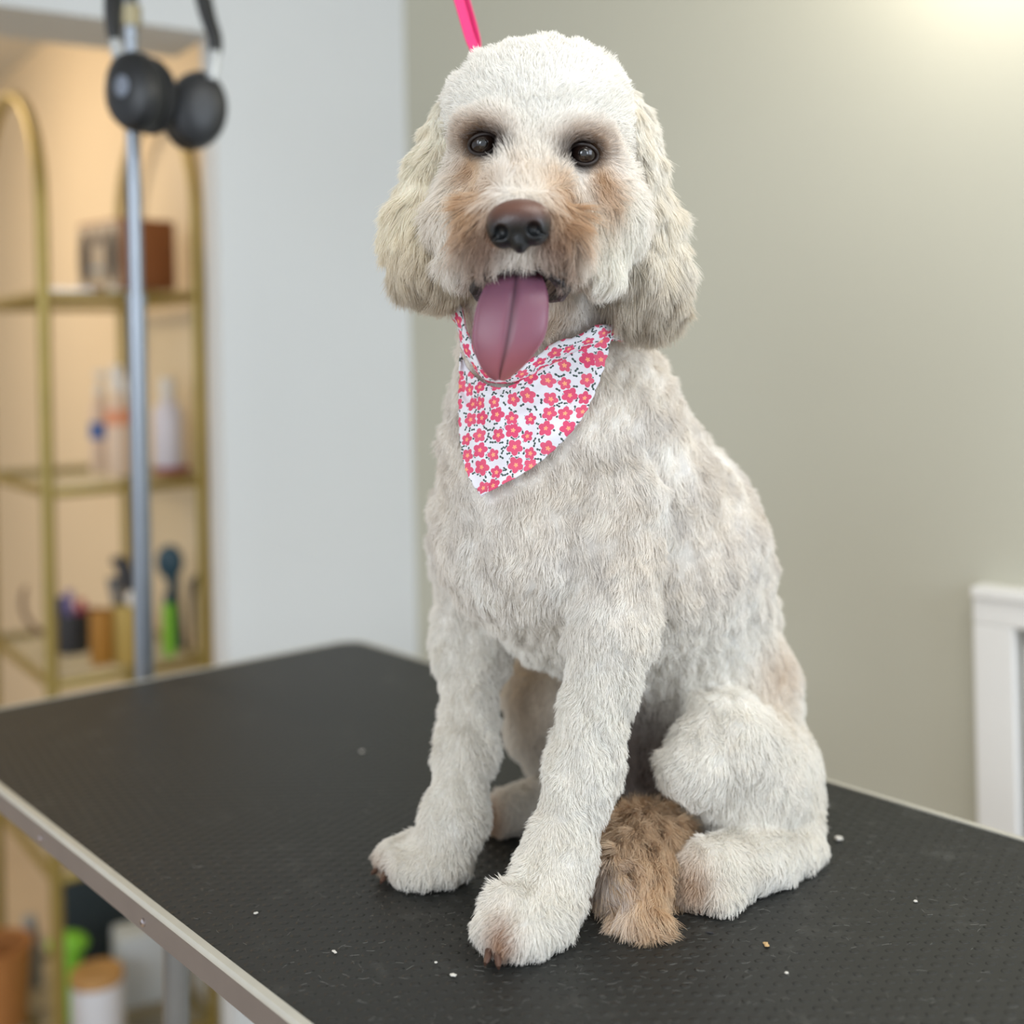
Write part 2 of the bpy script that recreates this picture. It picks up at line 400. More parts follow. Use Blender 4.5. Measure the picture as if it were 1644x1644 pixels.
# smooth band-limited noise: sum of random plane waves
class Noise:
    def __init__(s, wl, n=14, seed=0):
        r = np.random.default_rng(seed); k = r.normal(size=(n, 3)); k /= np.linalg.norm(k, axis=1)[:, None]
        s.k = k*(2*np.pi/wl)*r.uniform(0.7, 1.5, n)[:, None]; s.ph = r.uniform(0, 6.28, n); s.a = 1/np.sqrt(n/2)
    def __call__(s, p): return np.sin(p @ s.k.T + s.ph).sum(1)*s.a
n_big = Noise(0.11, seed=1); n_mid = Noise(0.04, seed=2); n_sml = Noise(0.016, seed=3); n_tiny = Noise(0.007, seed=9); n_rel = Noise(0.030, seed=12)

# ---- body (everything except ears and tail), blended capsules and ellipsoids
Fd = np.array([-0.72, -0.69, 0.0]); Ld = np.array([0.69, -0.72, 0.0])
hf = np.array([-0.10, -1.0, -0.12])                     # where the face points
Rh = axes(hf, (-0.06, 0, 1))
B = []   # (kind, args, blend)
def cap(a, b_, ra, rb, k=0.03): B.append(('c', P(*a), P(*b_), ra, rb, k))
def ell(c, r, R=None, k=0.03): B.append(('e', P(*c), r, R, k))
# torso
cap((838, 735, .985), (848, 870, .985), .064, .062, .05)
cap((950, 700, 1.00), (1010, 900, 1.03), .064, .080, .05)
cap((965, 625, 1.03), (1062, 880, 1.07), .046, .078, .05)
cap((1062, 880, 1.07), (1128, 1085, 1.11), .078, .074, .05)
cap((835, 860, .985), (888, 968, 1.022), .058, .045, .04)
cap((950, 930, 1.03), (1080, 990, 1.09), .060, .066, .04)
ell((1134, 1160, 1.12), (.080, .080, .078), None, .05)
cap((1120, 1200, 1.15), (1050, 1180, 1.19), .070, .060, .04)
# neck
cap((862, 330, .955), (868, 600, .995), .060, .064, .04)
# near (left) hind leg
ell((1190, 1240, 1.035), (.057, .058, .058), None, .010)
cap((1270, 1230, 1.06), (1278, 1350, 1.03), .024, .022, .02)
cap((1165, 1190, 1.00), (1120, 1230, .985), .040, .030, .02)
cap((1268, 1366, 1.02), (1212, 1386, .985), .028, .0285, .008)
cap((1212, 1386, .985), (1138, 1408, .952), .0285, .0270, .010)
cap((1128, 1432, .944), (1120, 1440, .940), .016, .014, .006)
cap((1165, 1432, .940), (1160, 1446, .932), .0145, .013, .006)
# far (right) hind leg
ell((868, 1125, 1.15), (.028, .034, .044), None, .015)
cap((1030, 1150, 1.19), (890, 1120, 1.16), .055, .036, .03)
cap((940, 1270, 1.16), (815, 1308, 1.095), .026, .0215, .015)
cap((860, 1180, 1.16), (930, 1270, 1.17), .028, .026, .012)
# near (left) front leg
cap((985, 810, .955), (984, 1000, .940), .042, .0325, .007)
cap((984, 1000, .940), (936, 1240, .934), .0305, .0235, .014)
cap((936, 1240, .934), (892, 1390, .918), .0235, .0232, .02)
cap((892, 1390, .918), (855, 1470, .895), .0240, .0260, .02)
cap((1030, 1018, .985), (1010, 1050, .980), .014, .012, .02)
for (x, y, D, r) in ((792, 1492, .872, .0135), (822, 1508, .866, .0150), (856, 1506, .872, .0150), (884, 1492, .884, .0130)):
    cap((x+16, y-42, D+.016), (x, y, D), r*1.1, r, .010)
# far (right) front leg
cap((764, 830, 1.060), (760, 1020, 1.075), .040, .030, .008)
cap((760, 1020, 1.075), (748, 1200, 1.035), .0280, .0215, .03)
cap((748, 1200, 1.035), (730, 1315, 1.005), .0215, .0210, .02)
cap((730, 1315, 1.005), (705, 1375, .998), .0225, .0235, .02)
for (x, y, D, r) in ((632, 1376, 1.008, .0145), (650, 1394, .990, .0140), (682, 1398, .982, .0145)):
    cap((x+38, y-12, D+.008), (x, y, D), r*1.12, r, .010)
# head
ell((862, 229, .945), (.070, .074, .067), Rh, .02)
ell((863, 172, .940), (.066, .064, .045), Rh, .03)
cap((755, 207, .882), (800, 202, .872), .0125, .0125, .012)
cap((918, 214, .872), (962, 226, .884), .0125, .0125, .012)
cap((765, 290, .900), (742, 350, .892), .024, .022, .02)
cap((742, 350, .892), (745, 410, .880), .021, .017, .015)
cap((958, 300, .905), (972, 350, .895), .029, .028, .02)
cap((972, 350, .895), (962, 425, .882), .027, .020, .015)
cap((851, 275, .885), (835, 352, .828), .027, .0215, .03)
ell((800, 395, .838), (.0200, .022, .0200), None, .012)
ell((868, 400, .838), (.0200, .022, .0200), None, .012)
ell((785, 375, .856), (.020, .022, .024), None, .012)
ell((893, 388, .856), (.022, .022, .024), None, .012)
cap((866, 470, .91), (838, 478, .868), .024, .012, .02)
eyeL = P(775, 231, .8755); eyeR = P(937, 247, .8765); ER = 0.0095
noseC = P(832, 362, .806)
def body_raw(p):
    d = None
    for b_ in B:
        e = sd_cap(p, b_[1], b_[2], b_[3], b_[4]) if b_[0] == 'c' else sd_ell(p, b_[1], b_[2], b_[3])
        d = e if d is None else smin(d, e, b_[-1])
    return d
def body_f(p):
    d = body_raw(p)
    for e in (eyeL, eyeR):
        d = smax(d, -(np.linalg.norm((p - e - np.array([0, -0.008, 0]))/np.array([1.15, 1, 0.92]), axis=1) - 0.0105), 0.006)
    # mouth opening under the upper lips
    d = smax(d, -sd_ell(p, P(831, 452, .835), (.031, .030, .0105)), .004)
    zz = p[:, 2] - TZ
    amp = np.clip((zz-.02)/.1, .35, 1)*np.where(p[:, 1] < .90, np.clip(1-(zz-.42)/.04, .25, 1), 1)
    d = d + amp*(.0010*n_rel(p*np.array([1, 1, .75])) + .0006*n_sml(p))
    return smax(d, TZ + 0.0012 - p[:, 2], 0.006)
lo = np.array([-0.17, 0.78, TZ-0.01]); hi = np.array([0.33, 1.30, TZ+0.72])
bv, bf = surface_nets(body_f, lo, hi, 0.0038)

m_skin = mat('coat_undercolour', srgb(222, 212, 200), 0.9, spec=0.1, noise=(40, srgb(212, 202, 188)))
m_bskin = mat('coat_base', srgb(222, 212, 200), 0.9, spec=0.1)
_nt = m_bskin.node_tree; _at = _nt.nodes.new('ShaderNodeAttribute'); _at.attribute_name = 'tint'; _nt.links.new(_at.outputs['Color'], _nt.nodes['Principled BSDF'].inputs['Base Color'])
base = P(950, 1400, 1.0); base[2] = TZ
def move_origin(o, loc):
    o.data.transform(Matrix.Translation(-Vector(loc))); o.location = Vector(loc)
dog = mesh_obj('dog', bv, bf, m_bskin); move_origin(dog, base)
tag(dog, 'cream and white curly-coated dog sitting on the black table with its tongue out', 'dog')

# ---- ears and tail as blended shapes of their own
def shape(prims):
    L = [(P(*a), P(*b_), ra, rb, k) for (a, b_, ra, rb, k) in prims]
    def f(p):
        d = None
        for (a, b_, ra, rb, k) in L:
            e = sd_cap(p, a, b_, ra, rb); d = e if d is None else smin(d, e, k)
        return d
    pts_ = np.array([x for l in L for x in (l[0], l[1])]); r = max(l[2] for l in L)+0.02
    return f, pts_.min(0)-r, pts_.max(0)+r
ear_l = shape([((768, 150, .950), (738, 212, .942), .015, .0155, .03), ((738, 212, .942), (706, 280, .935), .0155, .0175, .03), ((706, 280, .935), (686, 345, .925), .0175, .0190, .02),
               ((686, 345, .925), (688, 412, .92), .0190, .019, .02), ((694, 390, .93), (710, 435, .93), .020, .016, .02), ((664, 380, .935), (670, 420, .935), .016, .015, .02)])
ear_r = shape([((966, 150, .955), (992, 205, .950), .016, .0165, .03), ((992, 205, .950), (1014, 275, .947), .0165, .0185, .03), ((1014, 275, .947), (1030, 370, .940), .0185, .0215, .02),
               ((1032, 370, .940), (1034, 445, .932), .0225, .0235, .02), ((1030, 435, .938), (1015, 478, .936), .020, .016, .02), ((1048, 435, .94), (1048, 484, .938), .019, .016, .02)])
tail = shape([((1150, 1330, 1.07), (1080, 1366, 1.03), .018, .022, .02), ((1080, 1366, 1.03), (1035, 1374, .985), .022, .027, .02), ((1035, 1374, .985), (1018, 1410, .955), .027, .025, .02), ((1018, 1410, .955), (1032, 1470, .908), .023, .010, .02)])
_tf = tail[0]
tail = (lambda p: smax(_tf(p), TZ + 0.0015 - p[:, 2], 0.004), tail[1], tail[2])
def part_mesh(name, sh, h, m, parent):
    v, f = surface_nets(sh[0], sh[1], sh[2], h); return mesh_obj(name, v, f, m, parent), v, f
ear_lo, elv, elf = part_mesh('ear', ear_l, .003, m_skin, dog)
ear_ro, erv, erf = part_mesh('ear', ear_r, .003, m_skin, dog)
m_tailskin = mat('tail_undercolour', srgb(176, 150, 120), 0.9, spec=0.1, noise=(40, srgb(156, 128, 98)))
tail_o, tv, tfc = part_mesh('tail', tail, .003, m_tailskin, dog)
tag(tail_o, 'fluffy tan tail curled forward on the table')

# ---- nose leather
m_nose = bpy.data.materials.new('nose_leather'); m_nose.use_nodes = True
nt = m_nose.node_tree; b = nt.nodes['Principled BSDF']; b.inputs['Roughness'].default_value = 0.36; b.inputs['Specular IOR Level'].default_value = 0.5
N = nt.nodes.new; Lk = nt.links.new
_tc = N('ShaderNodeTexCoord'); _sp = N('ShaderNodeSeparateXYZ'); Lk(_tc.outputs['Object'], _sp.inputs[0])
_mr = N('ShaderNodeMapRange'); _mr.interpolation_type = 'SMOOTHSTEP'; Lk(_sp.outputs[2], _mr.inputs[0]); _mr.inputs[1].default_value = -0.004; _mr.inputs[2].default_value = 0.013
_mx = N('ShaderNodeMix'); _mx.data_type = 'RGBA'; _mx.inputs[6].default_value = srgb(20, 22, 24); _mx.inputs[7].default_value = srgb(98, 66, 56)
Lk(_mr.outputs[0], _mx.inputs[0]); Lk(_mx.outputs[2], b.inputs['Base Color'])
_vo = N('ShaderNodeTexVoronoi'); _vo.inputs['Scale'].default_value = 900; Lk(_tc.outputs['Object'], _vo.inputs['Vector'])
_bp = N('ShaderNodeBump'); _bp.inputs['Strength'].default_value = 0.35; _bp.inputs['Distance'].default_value = 0.0005; Lk(_vo.outputs['Distance'], _bp.inputs['Height']); Lk(_bp.outputs['Normal'], b.inputs['Normal'])
def nose_f(p):
    q = (p - noseC) @ Rh     # x side, y forward, z up
    x, y, z = q[:, 0], q[:, 1], q[:, 2]
    ax = np.abs(x)
    d = sd_ell(q, np.array([0, -0.004, 0.0035]), (.0212, .0170, .0138))
    d = smin(d, sd_ell(np.stack([ax, y, z], 1), np.array([.0105, -0.002, -0.003]), (.0098, .0135, .0115)), .005)
    d = smin(d, sd_ell(q, np.array([0, -0.001, -0.010]), (.0060, .0110, .0085)), .004)
    nost = sd_ell(np.stack([ax, y, z], 1), np.array([.0108, .0125, -.0035]), (.0048, .0078, .0052))
    slit = sd_cap(np.stack([ax, y, z], 1), np.array([.0120, .010, -.005]), np.array([.0185, .003, -.0085]), .0016, .0010)
    d = smax(d, -smin(nost, slit, .002), .0018)
    phil = sd_cap(q, np.array([0, .0125, -.004]), np.array([0, .0105, -.022]), .0007, .0012)
    return smax(d, -phil, .0012)
nv, nf = surface_nets(nose_f, noseC-.028, noseC+.028, .0008)
nose_o = mesh_obj('nose', nv, nf, m_nose, dog); 
nose_o.data.transform(Matrix.Translation(-Vector(noseC))); nose_o.location = Vector(noseC)
tag(nose_o, 'brown nose darkening to black underneath')

# ---- eyes
m_eye = mat('dark_brown_iris', srgb(30, 20, 16), 0.12, spec=0.4, coat=0.3)
m_pup = mat('black_pupil', srgb(6, 6, 7), 0.06, spec=0.6, coat=1.0)
m_lid = mat('dark_eyelid_skin', srgb(40, 32, 30), 0.45)
for e in (eyeL, eyeR):
    to_cam = Vector((0, 0, CZ+0.02)) - Vector(e); R = to_cam.to_track_quat('Z', 'Y').to_matrix()
    eo = MB().ell(e, (ER, ER, ER), R, 14).build('eye', m_eye, dog)
    MB().lathe(e, [(0.0001, ER+.00035), (.0016, ER+.00028), (.0030, ER-.00015), (.0034, ER-.0006), (.0030, ER-.002)][::-1], 20, R).build('pupil', m_pup, eo)
    # eyelids: an almond rim round the eye
    rim = []
    for i in range(25):
        a = 2*math.pi*i/24; x = .0100*math.cos(a); y = (.0066 if a < math.pi else .0074)*math.sin(a) + .0012*math.cos(a)*(-1 if e is eyeL else 1)*-1
        zz = math.sqrt(max(ER**2*1.16 - x*x*.92 - y*y, 1e-6))
        rim.append(Vector(e) + R @ Vector((x, y, zz)))
    MB().tube(rim, 0.0011, 8, False).build('eyelid', m_lid, dog)

# ---- mouth lining, lips, tongue
m_lip = mat('black_lip_skin', srgb(26, 22, 24), 0.35, noise=(200, srgb(44, 36, 38)), bump=(400, 0.6))
lipc = P(831, 452, .852)
for s in (-1, 1):
    mv = MB()
    path = [P(831+s*x*(1.12 if s > 0 else 1), 452+y, D) for (x, y, D) in ((30, -18, .830), (46, -10, .832), (59, 0, .838), (66, 12, .846), (60, 22, .854), (46, 28, .862))]
    mv.tube(path, [.0018, .0028, .0042, .0052, .0050, .003], 10)
    mv.build('lip', m_lip, dog)
m_throat = mat('dark_mouth_lining', srgb(44, 20, 24), 0.5)
MB().ell(P(831, 452, .862), (.029, .014, .0125)).build('mouth', m_throat, dog)
m_tongue = bpy.data.materials.new('tongue_pink'); m_tongue.use_nodes = True
nt = m_tongue.node_tree; b = nt.nodes['Principled BSDF']; N = nt.nodes.new; Lk = nt.links.new
b.inputs['Roughness'].default_value = 0.42; b.inputs['Subsurface Weight'].default_value = 0.25; b.inputs['Subsurface Scale'].default_value = 0.004
_tc = N('ShaderNodeTexCoord'); _at = N('ShaderNodeAttribute'); _at.attribute_name = 'tint'
Lk(_at.outputs['Color'], b.inputs['Base Color'])
_n = N('ShaderNodeTexNoise'); _n.inputs['Scale'].default_value = 1400; Lk(_tc.outputs['Object'], _n.inputs['Vector'])
_bp = N('ShaderNodeBump'); _bp.inputs['Strength'].default_value = 0.35; _bp.inputs['Distance'].default_value = 0.0004; Lk(_n.outputs['Fac'], _bp.inputs['Height']); Lk(_bp.outputs['Normal'], b.inputs['Normal'])
# centre line, half width (px), groove shift
TL = [(828, 432, .858, 33), (827, 443, .836, 42), (824, 465, .824, 52), (820, 490, .818, 58), (817, 520, .8155, 60), (814, 545, .8155, 57), (811, 567, .817, 47), (808, 586, .820, 35), (806, 600, .8235, 22), (805, 610, .827, 8)]
ts = np.linspace(0, len(TL)-1, 46); TLa = np.array(TL, float)
def cubic(tab, t):
    i = np.clip(np.floor(t).astype(int), 0, len(tab)-2); f = (t-i)[:, None]
    p0 = tab[np.maximum(i-1, 0)]; p1 = tab[i]; p2 = tab[i+1]; p3 = tab[np.minimum(i+2, len(tab)-1)]
    return 0.5*((2*p1)+(-p0+p2)*f+(2*p0-5*p1+4*p2-p3)*f**2+(-p0+3*p1-3*p2+p3)*f**3)
rows = cubic(TLa, ts); M_ = 21
V = []; cols_ = []
for side in (0, 1):
    for ri, (x, y, D, hw) in enumerate(rows):
        vv_ = ri/(len(rows)-1)
        for j in range(M_):
            u = -1 + 2*j/(M_-1)
            th = .0028*math.sqrt(max(1-abs(u)**2.6, 0)) + .0002
            gr = .0022*math.exp(-(u/.07)**2)*min(1, vv_*6)*max(0.0, 1-max(0, vv_-.9)*8)
            curl = -.004*(u*u)*(1-.5*vv_)
            off = (-th + gr if side == 0 else th) - curl + .0006*math.sin(7*vv_+2*u)
            V.append(P(x + u*hw + 3*math.sin(vv_*5), y + 2*abs(u), D + off))
            g2 = math.exp(-(u/.09)**2)
            c1 = np.array(srgb(116, 74, 92)[:3]); c2 = np.array(srgb(142, 84, 98)[:3]); c3 = np.array(srgb(176, 102, 98)[:3])
            t_ = min(1, max(0, (vv_-.25)/.5)); c = c1*(1-t_)+c2*t_
            t2 = min(1, max(0, vv_-.55)/.35)*max(0, u*.5+.6); c = c*(1-t2*.7)+c3*t2*.7
            c = c*(1-.55*g2)
            cols_.append((*c, 1))
nr = len(rows); Fc = []
for side in (0, 1):
    o0 = side*nr*M_
    for i in range(nr-1):
        for j in range(M_-1):
            q = (o0+i*M_+j, o0+i*M_+j+1, o0+(i+1)*M_+j+1, o0+(i+1)*M_+j); Fc.append(q if side == 1 else q[::-1])
o1 = nr*M_
for i in range(nr-1):
    for j in (0, M_-1):
        q = (i*M_+j, (i+1)*M_+j, o1+(i+1)*M_+j, o1+i*M_+j); Fc.append(q if j == 0 else q[::-1])
for j in range(M_-1):
    for i in (0, nr-1):
        q = (i*M_+j, i*M_+j+1, o1+i*M_+j+1, o1+i*M_+j); Fc.append(q if i else q[::-1])
tongue = mesh_obj('tongue', V, Fc, m_tongue, dog)
ca = tongue.data.color_attributes.new('tint', 'FLOAT_COLOR', 'POINT'); ca.data.foreach_set('color', np.array(cols_, dtype=np.float32).ravel())
tag(tongue, 'long mauve-pink tongue hanging out over the bandana')

# ---- claws
m_claw = mat('brown_claw', srgb(98, 70, 56), 0.4, noise=(200, srgb(72, 50, 40)))
for (x, y, D, dx, dy) in ((782, 1540, .852, -4, 12), (800, 1546, .848, 1, 12), (603, 1398, .995, -8, 7), (616, 1410, .985, -6, 10), (1124, 1462, .928, 3, 16), (1158, 1462, .922, 4, 8), (786, 1330, 1.085, -6, 8)):
    cp = [P(x-dx*.8, y-dy*1.2, D+.006), P(x, y, D), P(x+dx*.6, y+dy*.45, D-.003), P(x+dx*.85, y+dy*.8, D-.002)]
    for q_, r_ in zip(cp, (.0030, .0024, .0016, .0006)): q_[2] = max(q_[2], TZ+r_+.0006)
    MB().tube(cp, [.0030, .0024, .0016, .0006], 9).build('claw', m_claw, dog)

# ================================================================== BANDANA
def march(o, d, off, t0, t1, f=body_raw):
    """first distance along the rays where the body is closer than off"""
    t = np.full(len(o), t0); 
    for _ in range(90):
        dd = evalf(f, o + d*t[:, None]) - off
        t = t + np.clip(dd*0.7, -0.004, 0.05)
    return t
camp = np.array([0, 0, CZ])
def interp(tab, u):
    tab = np.array(tab, float); t = u*(len(tab)-1); return cubic(tab, np.atleast_1d(t))
def dirs(px, py):
    return np.stack([P(x, y, 1.0) - camp for x, y in zip(px, py)])
topc = [(741, 566), (748, 590), (772, 612), (806, 622), (845, 606), (885, 570), (930, 540), (985, 520)]
lefc = [(741, 566), (737, 610), (736, 650), (737, 690), (742, 730), (752, 765), (772, 796)]
rigc = [(985, 520), (974, 575), (955, 630), (928, 680), (892, 720), (845, 757), (772, 796)]
nu, nvv = 60, 50
Ptx = []
for i in range(nvv+1):
    v = i/nvv; lp = interp(lefc, v)[0]; rp = interp(rigc, v)[0]
    for j in range(nu+1):
        u = j/nu; tp = interp(topc, u)[0]; base0 = np.array(topc[0])*(1-u)+np.array(topc[-1])*u
        sag = (tp - base0)*(1-v)**1.6
        q = lp*(1-u)+rp*u + sag
        jag = 1.2*math.sin(v*95) if j in (0, nu) else 0
        Ptx.append((q[0]+jag, q[1], u, v))
Ptx = np.array(Ptx)
dd_ = dirs(Ptx[:, 0], Ptx[:, 1])
tt_ = march(np.repeat(camp[None], len(dd_), 0), dd_, 0.0095, 0.70, 1.3)
# smooth the depth so the cloth drapes instead of copying every bump
G = tt_.reshape(nvv+1, nu+1).copy()
G = np.minimum(G, 1.06)
for _ in range(60):
    Gp = np.pad(G, 1, mode='edge'); G2 = (Gp[:-2, 1:-1]+Gp[2:, 1:-1]+Gp[1:-1, :-2]+Gp[1:-1, 2:])/4
    G = np.minimum(G2, G*0.5+G2*0.5)
G0 = tt_.reshape(nvv+1, nu+1); G = np.minimum(G, G0)
uu, vv2 = Ptx[:, 2].reshape(G.shape), Ptx[:, 3].reshape(G.shape)
G += .0028*np.sin(uu*9 + vv2*5)*(1-vv2)*0.8 + .0018*np.sin(uu*20 - vv2*9)*(1-vv2) + .0012*np.sin(vv2*16+uu*3)
G += -.004*np.exp(-((vv2-.10)/.05)**2) + .002*np.exp(-((vv2-.2-.15*uu)/.05)**2)
BV = camp + dd_*G.ravel()[:, None]
BF = [(i*(nu+1)+j, (i+1)*(nu+1)+j, (i+1)*(nu+1)+j+1, i*(nu+1)+j+1) for i in range(nvv) for j in range(nu)]
# cloth material: white cotton with pink flowers
m_cloth = bpy.data.materials.new('floral_cotton'); m_cloth.use_nodes = True
nt = m_cloth.node_tree; b = nt.nodes['Principled BSDF']; N = nt.nodes.new; Lk = nt.links.new
b.inputs['Roughness'].default_value = 0.85; b.inputs['Specular IOR Level'].default_value = 0.2
def build_cloth_nodes():
    uv = N('ShaderNodeUVMap'); uv.uv_map = 'weave'
    def flowers(scale, seed, R, pet, rnd):
        mp = N('ShaderNodeMapping'); mp.inputs['Location'].default_value = (seed, seed*1.7, 0); Lk(uv.outputs[0], mp.inputs[0])
        vo = N('ShaderNodeTexVoronoi'); vo.voronoi_dimensions = '2D'; vo.inputs['Scale'].default_value = scale; vo.inputs['Randomness'].default_value = rnd
        Lk(mp.outputs[0], vo.inputs['Vector'])
        sub = N('ShaderNodeVectorMath'); sub.operation = 'SUBTRACT'
        sc = N('ShaderNodeVectorMath'); sc.operation = 'SCALE'; sc.inputs['Scale'].default_value = 1.0
        Lk(mp.outputs[0], sc.inputs[0]); Lk(sc.outputs[0], sub.inputs[0]); Lk(vo.outputs['Position'], sub.inputs[1])
        sp = N('ShaderNodeSeparateXYZ'); Lk(sub.outputs[0], sp.inputs[0])
        cs = N('ShaderNodeSeparateColor'); Lk(vo.outputs['Color'], cs.inputs[0])
        ang = mathn('ARCTAN2', sp.outputs[1], sp.outputs[0])
        rad = mathn('SQRT', mathn('ADD', mathn('MULTIPLY', sp.outputs[0], sp.outputs[0]), mathn('MULTIPLY', sp.outputs[1], sp.outputs[1])))
        th = mathn('ADD', mathn('MULTIPLY', ang, float(pet)), mathn('MULTIPLY', cs.outputs[0], 6.28))
        lob = mathn('ABSOLUTE', mathn('SINE', mathn('MULTIPLY', th, 0.5)))
        return rad, lob, cs, sp, ang
    rad, lob, cs, sp, ang = flowers(76.0, 0.31, 0, 5, 0.42)
    Rr = mathn('MULTIPLY', mathn('ADD', mathn('MULTIPLY', lob, 0.0020), 0.0038), mathn('ADD', mathn('MULTIPLY', cs.outputs[1], 0.30), 0.82))
    fl = mathn('LESS_THAN', rad, Rr); cen = mathn('LESS_THAN', rad, mathn('ADD', mathn('MULTIPLY', lob, .0012), .0006))
    rad2, lob2, cs2, sp2, ang2 = flowers(240.0, 0.77, 0, 2, 0.9)
    # leaves: slim two-lobed specks kept away from the flowers
    lobe = mathn('POWER', mathn('ABSOLUTE', mathn('COSINE', mathn('ADD', ang2, mathn('MULTIPLY', cs2.outputs[0], 6.28)))), 2.0)
    lf = mathn('LESS_THAN', rad2, mathn('ADD', mathn('MULTIPLY', lobe, .0016), .00035))
    keep = mathn('GREATER_THAN', cs2.outputs[2], 0.36)
    away = mathn('GREATER_THAN', rad, mathn('ADD', Rr, 0.0004))
    lf = mathn('MULTIPLY', mathn('MULTIPLY', lf, keep), away)
    def mixc(f, a, c):
        mx = N('ShaderNodeMix'); mx.data_type = 'RGBA'; Lk(f, mx.inputs[0])
        for i, x in ((6, a), (7, c)):
            if isinstance(x, tuple): mx.inputs[i].default_value = x
            else: Lk(x, mx.inputs[i])
        return mx.outputs[2]
    pink = mixc(cs.outputs[2], srgb(216, 78, 114), srgb(222, 98, 124))
    c = mixc(lf, srgb(228, 226, 232), srgb(72, 88, 84)); c = mixc(fl, c, pink); c = mixc(cen, c, srgb(250, 176, 130))
    Lk(c, b.inputs['Base Color'])
    tr = N('ShaderNodeTexNoise'); tr.inputs['Scale'].default_value = 1800; Lk(uv.outputs[0], tr.inputs['Vector'])
    bp = N('ShaderNodeBump'); bp.inputs['Strength'].default_value = 0.3; bp.inputs['Distance'].default_value = 0.0003; Lk(tr.outputs['Fac'], bp.inputs['Height']); Lk(bp.outputs['Normal'], b.inputs['Normal'])
build_cloth_nodes()
def add_uv(o, uvs):
    l = o.data.uv_layers.new(name='weave'); idx_ = np.zeros(len(o.data.loops), dtype=np.int32); o.data.loops.foreach_get('vertex_index', idx_)
    l.data.foreach_set('uv', np.asarray(uvs, dtype=np.float32)[idx_].ravel())
bandana = mesh_obj('bandana', BV, BF, m_cloth)
# true-to-size cloth coordinates: screen-plane metres at the chest, stretched by slope
uvm = np.stack([BV[:, 0]*1.0 + (BV[:, 1]-.9)*-0.35, BV[:, 2] + (BV[:, 1]-.9)*0.25], 1)
add_uv(bandana, uvm)
sm = bandana.modifiers.new('thickness', 'SOLIDIFY'); sm.thickness = 0.0012; sm.offset = -1
move_origin(bandana, P(850, 640, .93))
tag(bandana, 'white bandana with small pink flowers tied round the neck of the dog', 'bandana')
# collar roll round the neck
frontp = np.array([(1012, 500), (990, 514), (950, 530), (915, 547), (885, 567), (850, 594), (812, 612), (780, 603), (758, 576), (746, 540), (741, 505), (742, 478)], float)
fp = cubic(frontp, np.linspace(0, len(frontp)-1, 48)); fd = dirs(fp[:, 0], fp[:, 1])
ft = march(np.repeat(camp[None], len(fd), 0), fd, 0.0085, 0.70, 1.3); ft = np.minimum(ft, 1.02)
for _ in range(12): ft[1:-1] = (ft[:-2]+2*ft[1:-1]+ft[2:])/4
front3 = camp + fd*ft[:, None]
backp = np.array([front3[-1], P(765, 440, 1.035), P(850, 415, 1.075), P(950, 430, 1.085), P(1010, 470, 1.05), front3[0]])
bk = cubic(backp, np.linspace(0, 5, 26))[1:-1]
rp_ = np.concatenate([front3, bk]); NR_ = len(rp_)
ctr = rp_.mean(0)
for _ in range(40):
    gf = lambda p: np.minimum(body_f(p)-.0105, np.minimum(ear_r[0](p), ear_l[0](p))-.0095)
    gd = grad(gf, rp_); gd[:, 1] = np.where(gf(rp_) < 0, gd[:, 1], 0)
    rp_ = rp_ + gd*np.clip(-gf(rp_), 0, .003)[:, None]
    rp_ = (np.roll(rp_, 1, 0)+6*rp_+np.roll(rp_, -1, 0))/8
for _ in range(1): rp_ = (np.roll(rp_, 1, 0)+2*rp_+np.roll(rp_, -1, 0))/4
tg = np.roll(rp_, -1, 0) - np.roll(rp_, 1, 0); tg /= np.linalg.norm(tg, axis=1)[:, None]
rd = rp_ - ctr; rd -= tg*(rd*tg).sum(1)[:, None]; rd /= np.linalg.norm(rd, axis=1)[:, None]
axs = np.cross(tg, rd); axn = np.array([0, 0, 1.0])
angs = np.concatenate([[0], np.cumsum(np.linalg.norm(np.diff(rp_, axis=0), axis=1))])/.07
V = []; UV = []; K = 10
for i in range(NR_):
    for k_ in range(K):
        a = 2*math.pi*k_/K; wv = 1+.18*math.sin(i*.9)+.1*math.sin(i*2.3+k_)
        V.append(rp_[i] + axs[i]*(math.cos(a)*.0070*wv) + rd[i]*(math.sin(a)*.0034*wv))
        UV.append((angs[i]*.07 + .5, math.cos(a)*.012 + (0.03 if math.sin(a) < 0 else 0)))
Fq = [(i*K+k_, i*K+(k_+1) % K, ((i+1) % NR_)*K+(k_+1) % K, ((i+1) % NR_)*K+k_) for i in range(NR_) for k_ in range(K)]
collar = mesh_obj('neck_roll', V, Fq, m_cloth, bandana); add_uv(collar, UV)
collar_pts = rp_

# ================================================================== FUR
m_fur = bpy.data.materials.new('fur'); m_fur.use_nodes = True
nt = m_fur.node_tree; nt.nodes.clear(); N = nt.nodes.new; Lk = nt.links.new
_o = N('ShaderNodeOutputMaterial'); _d = N('ShaderNodeBsdfDiffuse'); _t = N('ShaderNodeBsdfTranslucent'); _g = N('ShaderNodeBsdfHair'); _g.component = 'Reflection'
_a = N('ShaderNodeAttribute'); _a.attribute_name = 'tint'
Lk(_a.outputs['Color'], _d.inputs[0]); Lk(_a.outputs['Color'], _t.inputs[0]); _g.inputs['Color'].default_value = (1, .98, .95, 1); _g.inputs['RoughnessU'].default_value = .35; _g.inputs['RoughnessV'].default_value = .8
_m1 = N('ShaderNodeMixShader'); _m1.inputs[0].default_value = 0.24; Lk(_d.outputs[0], _m1.inputs[1]); Lk(_t.outputs[0], _m1.inputs[2])
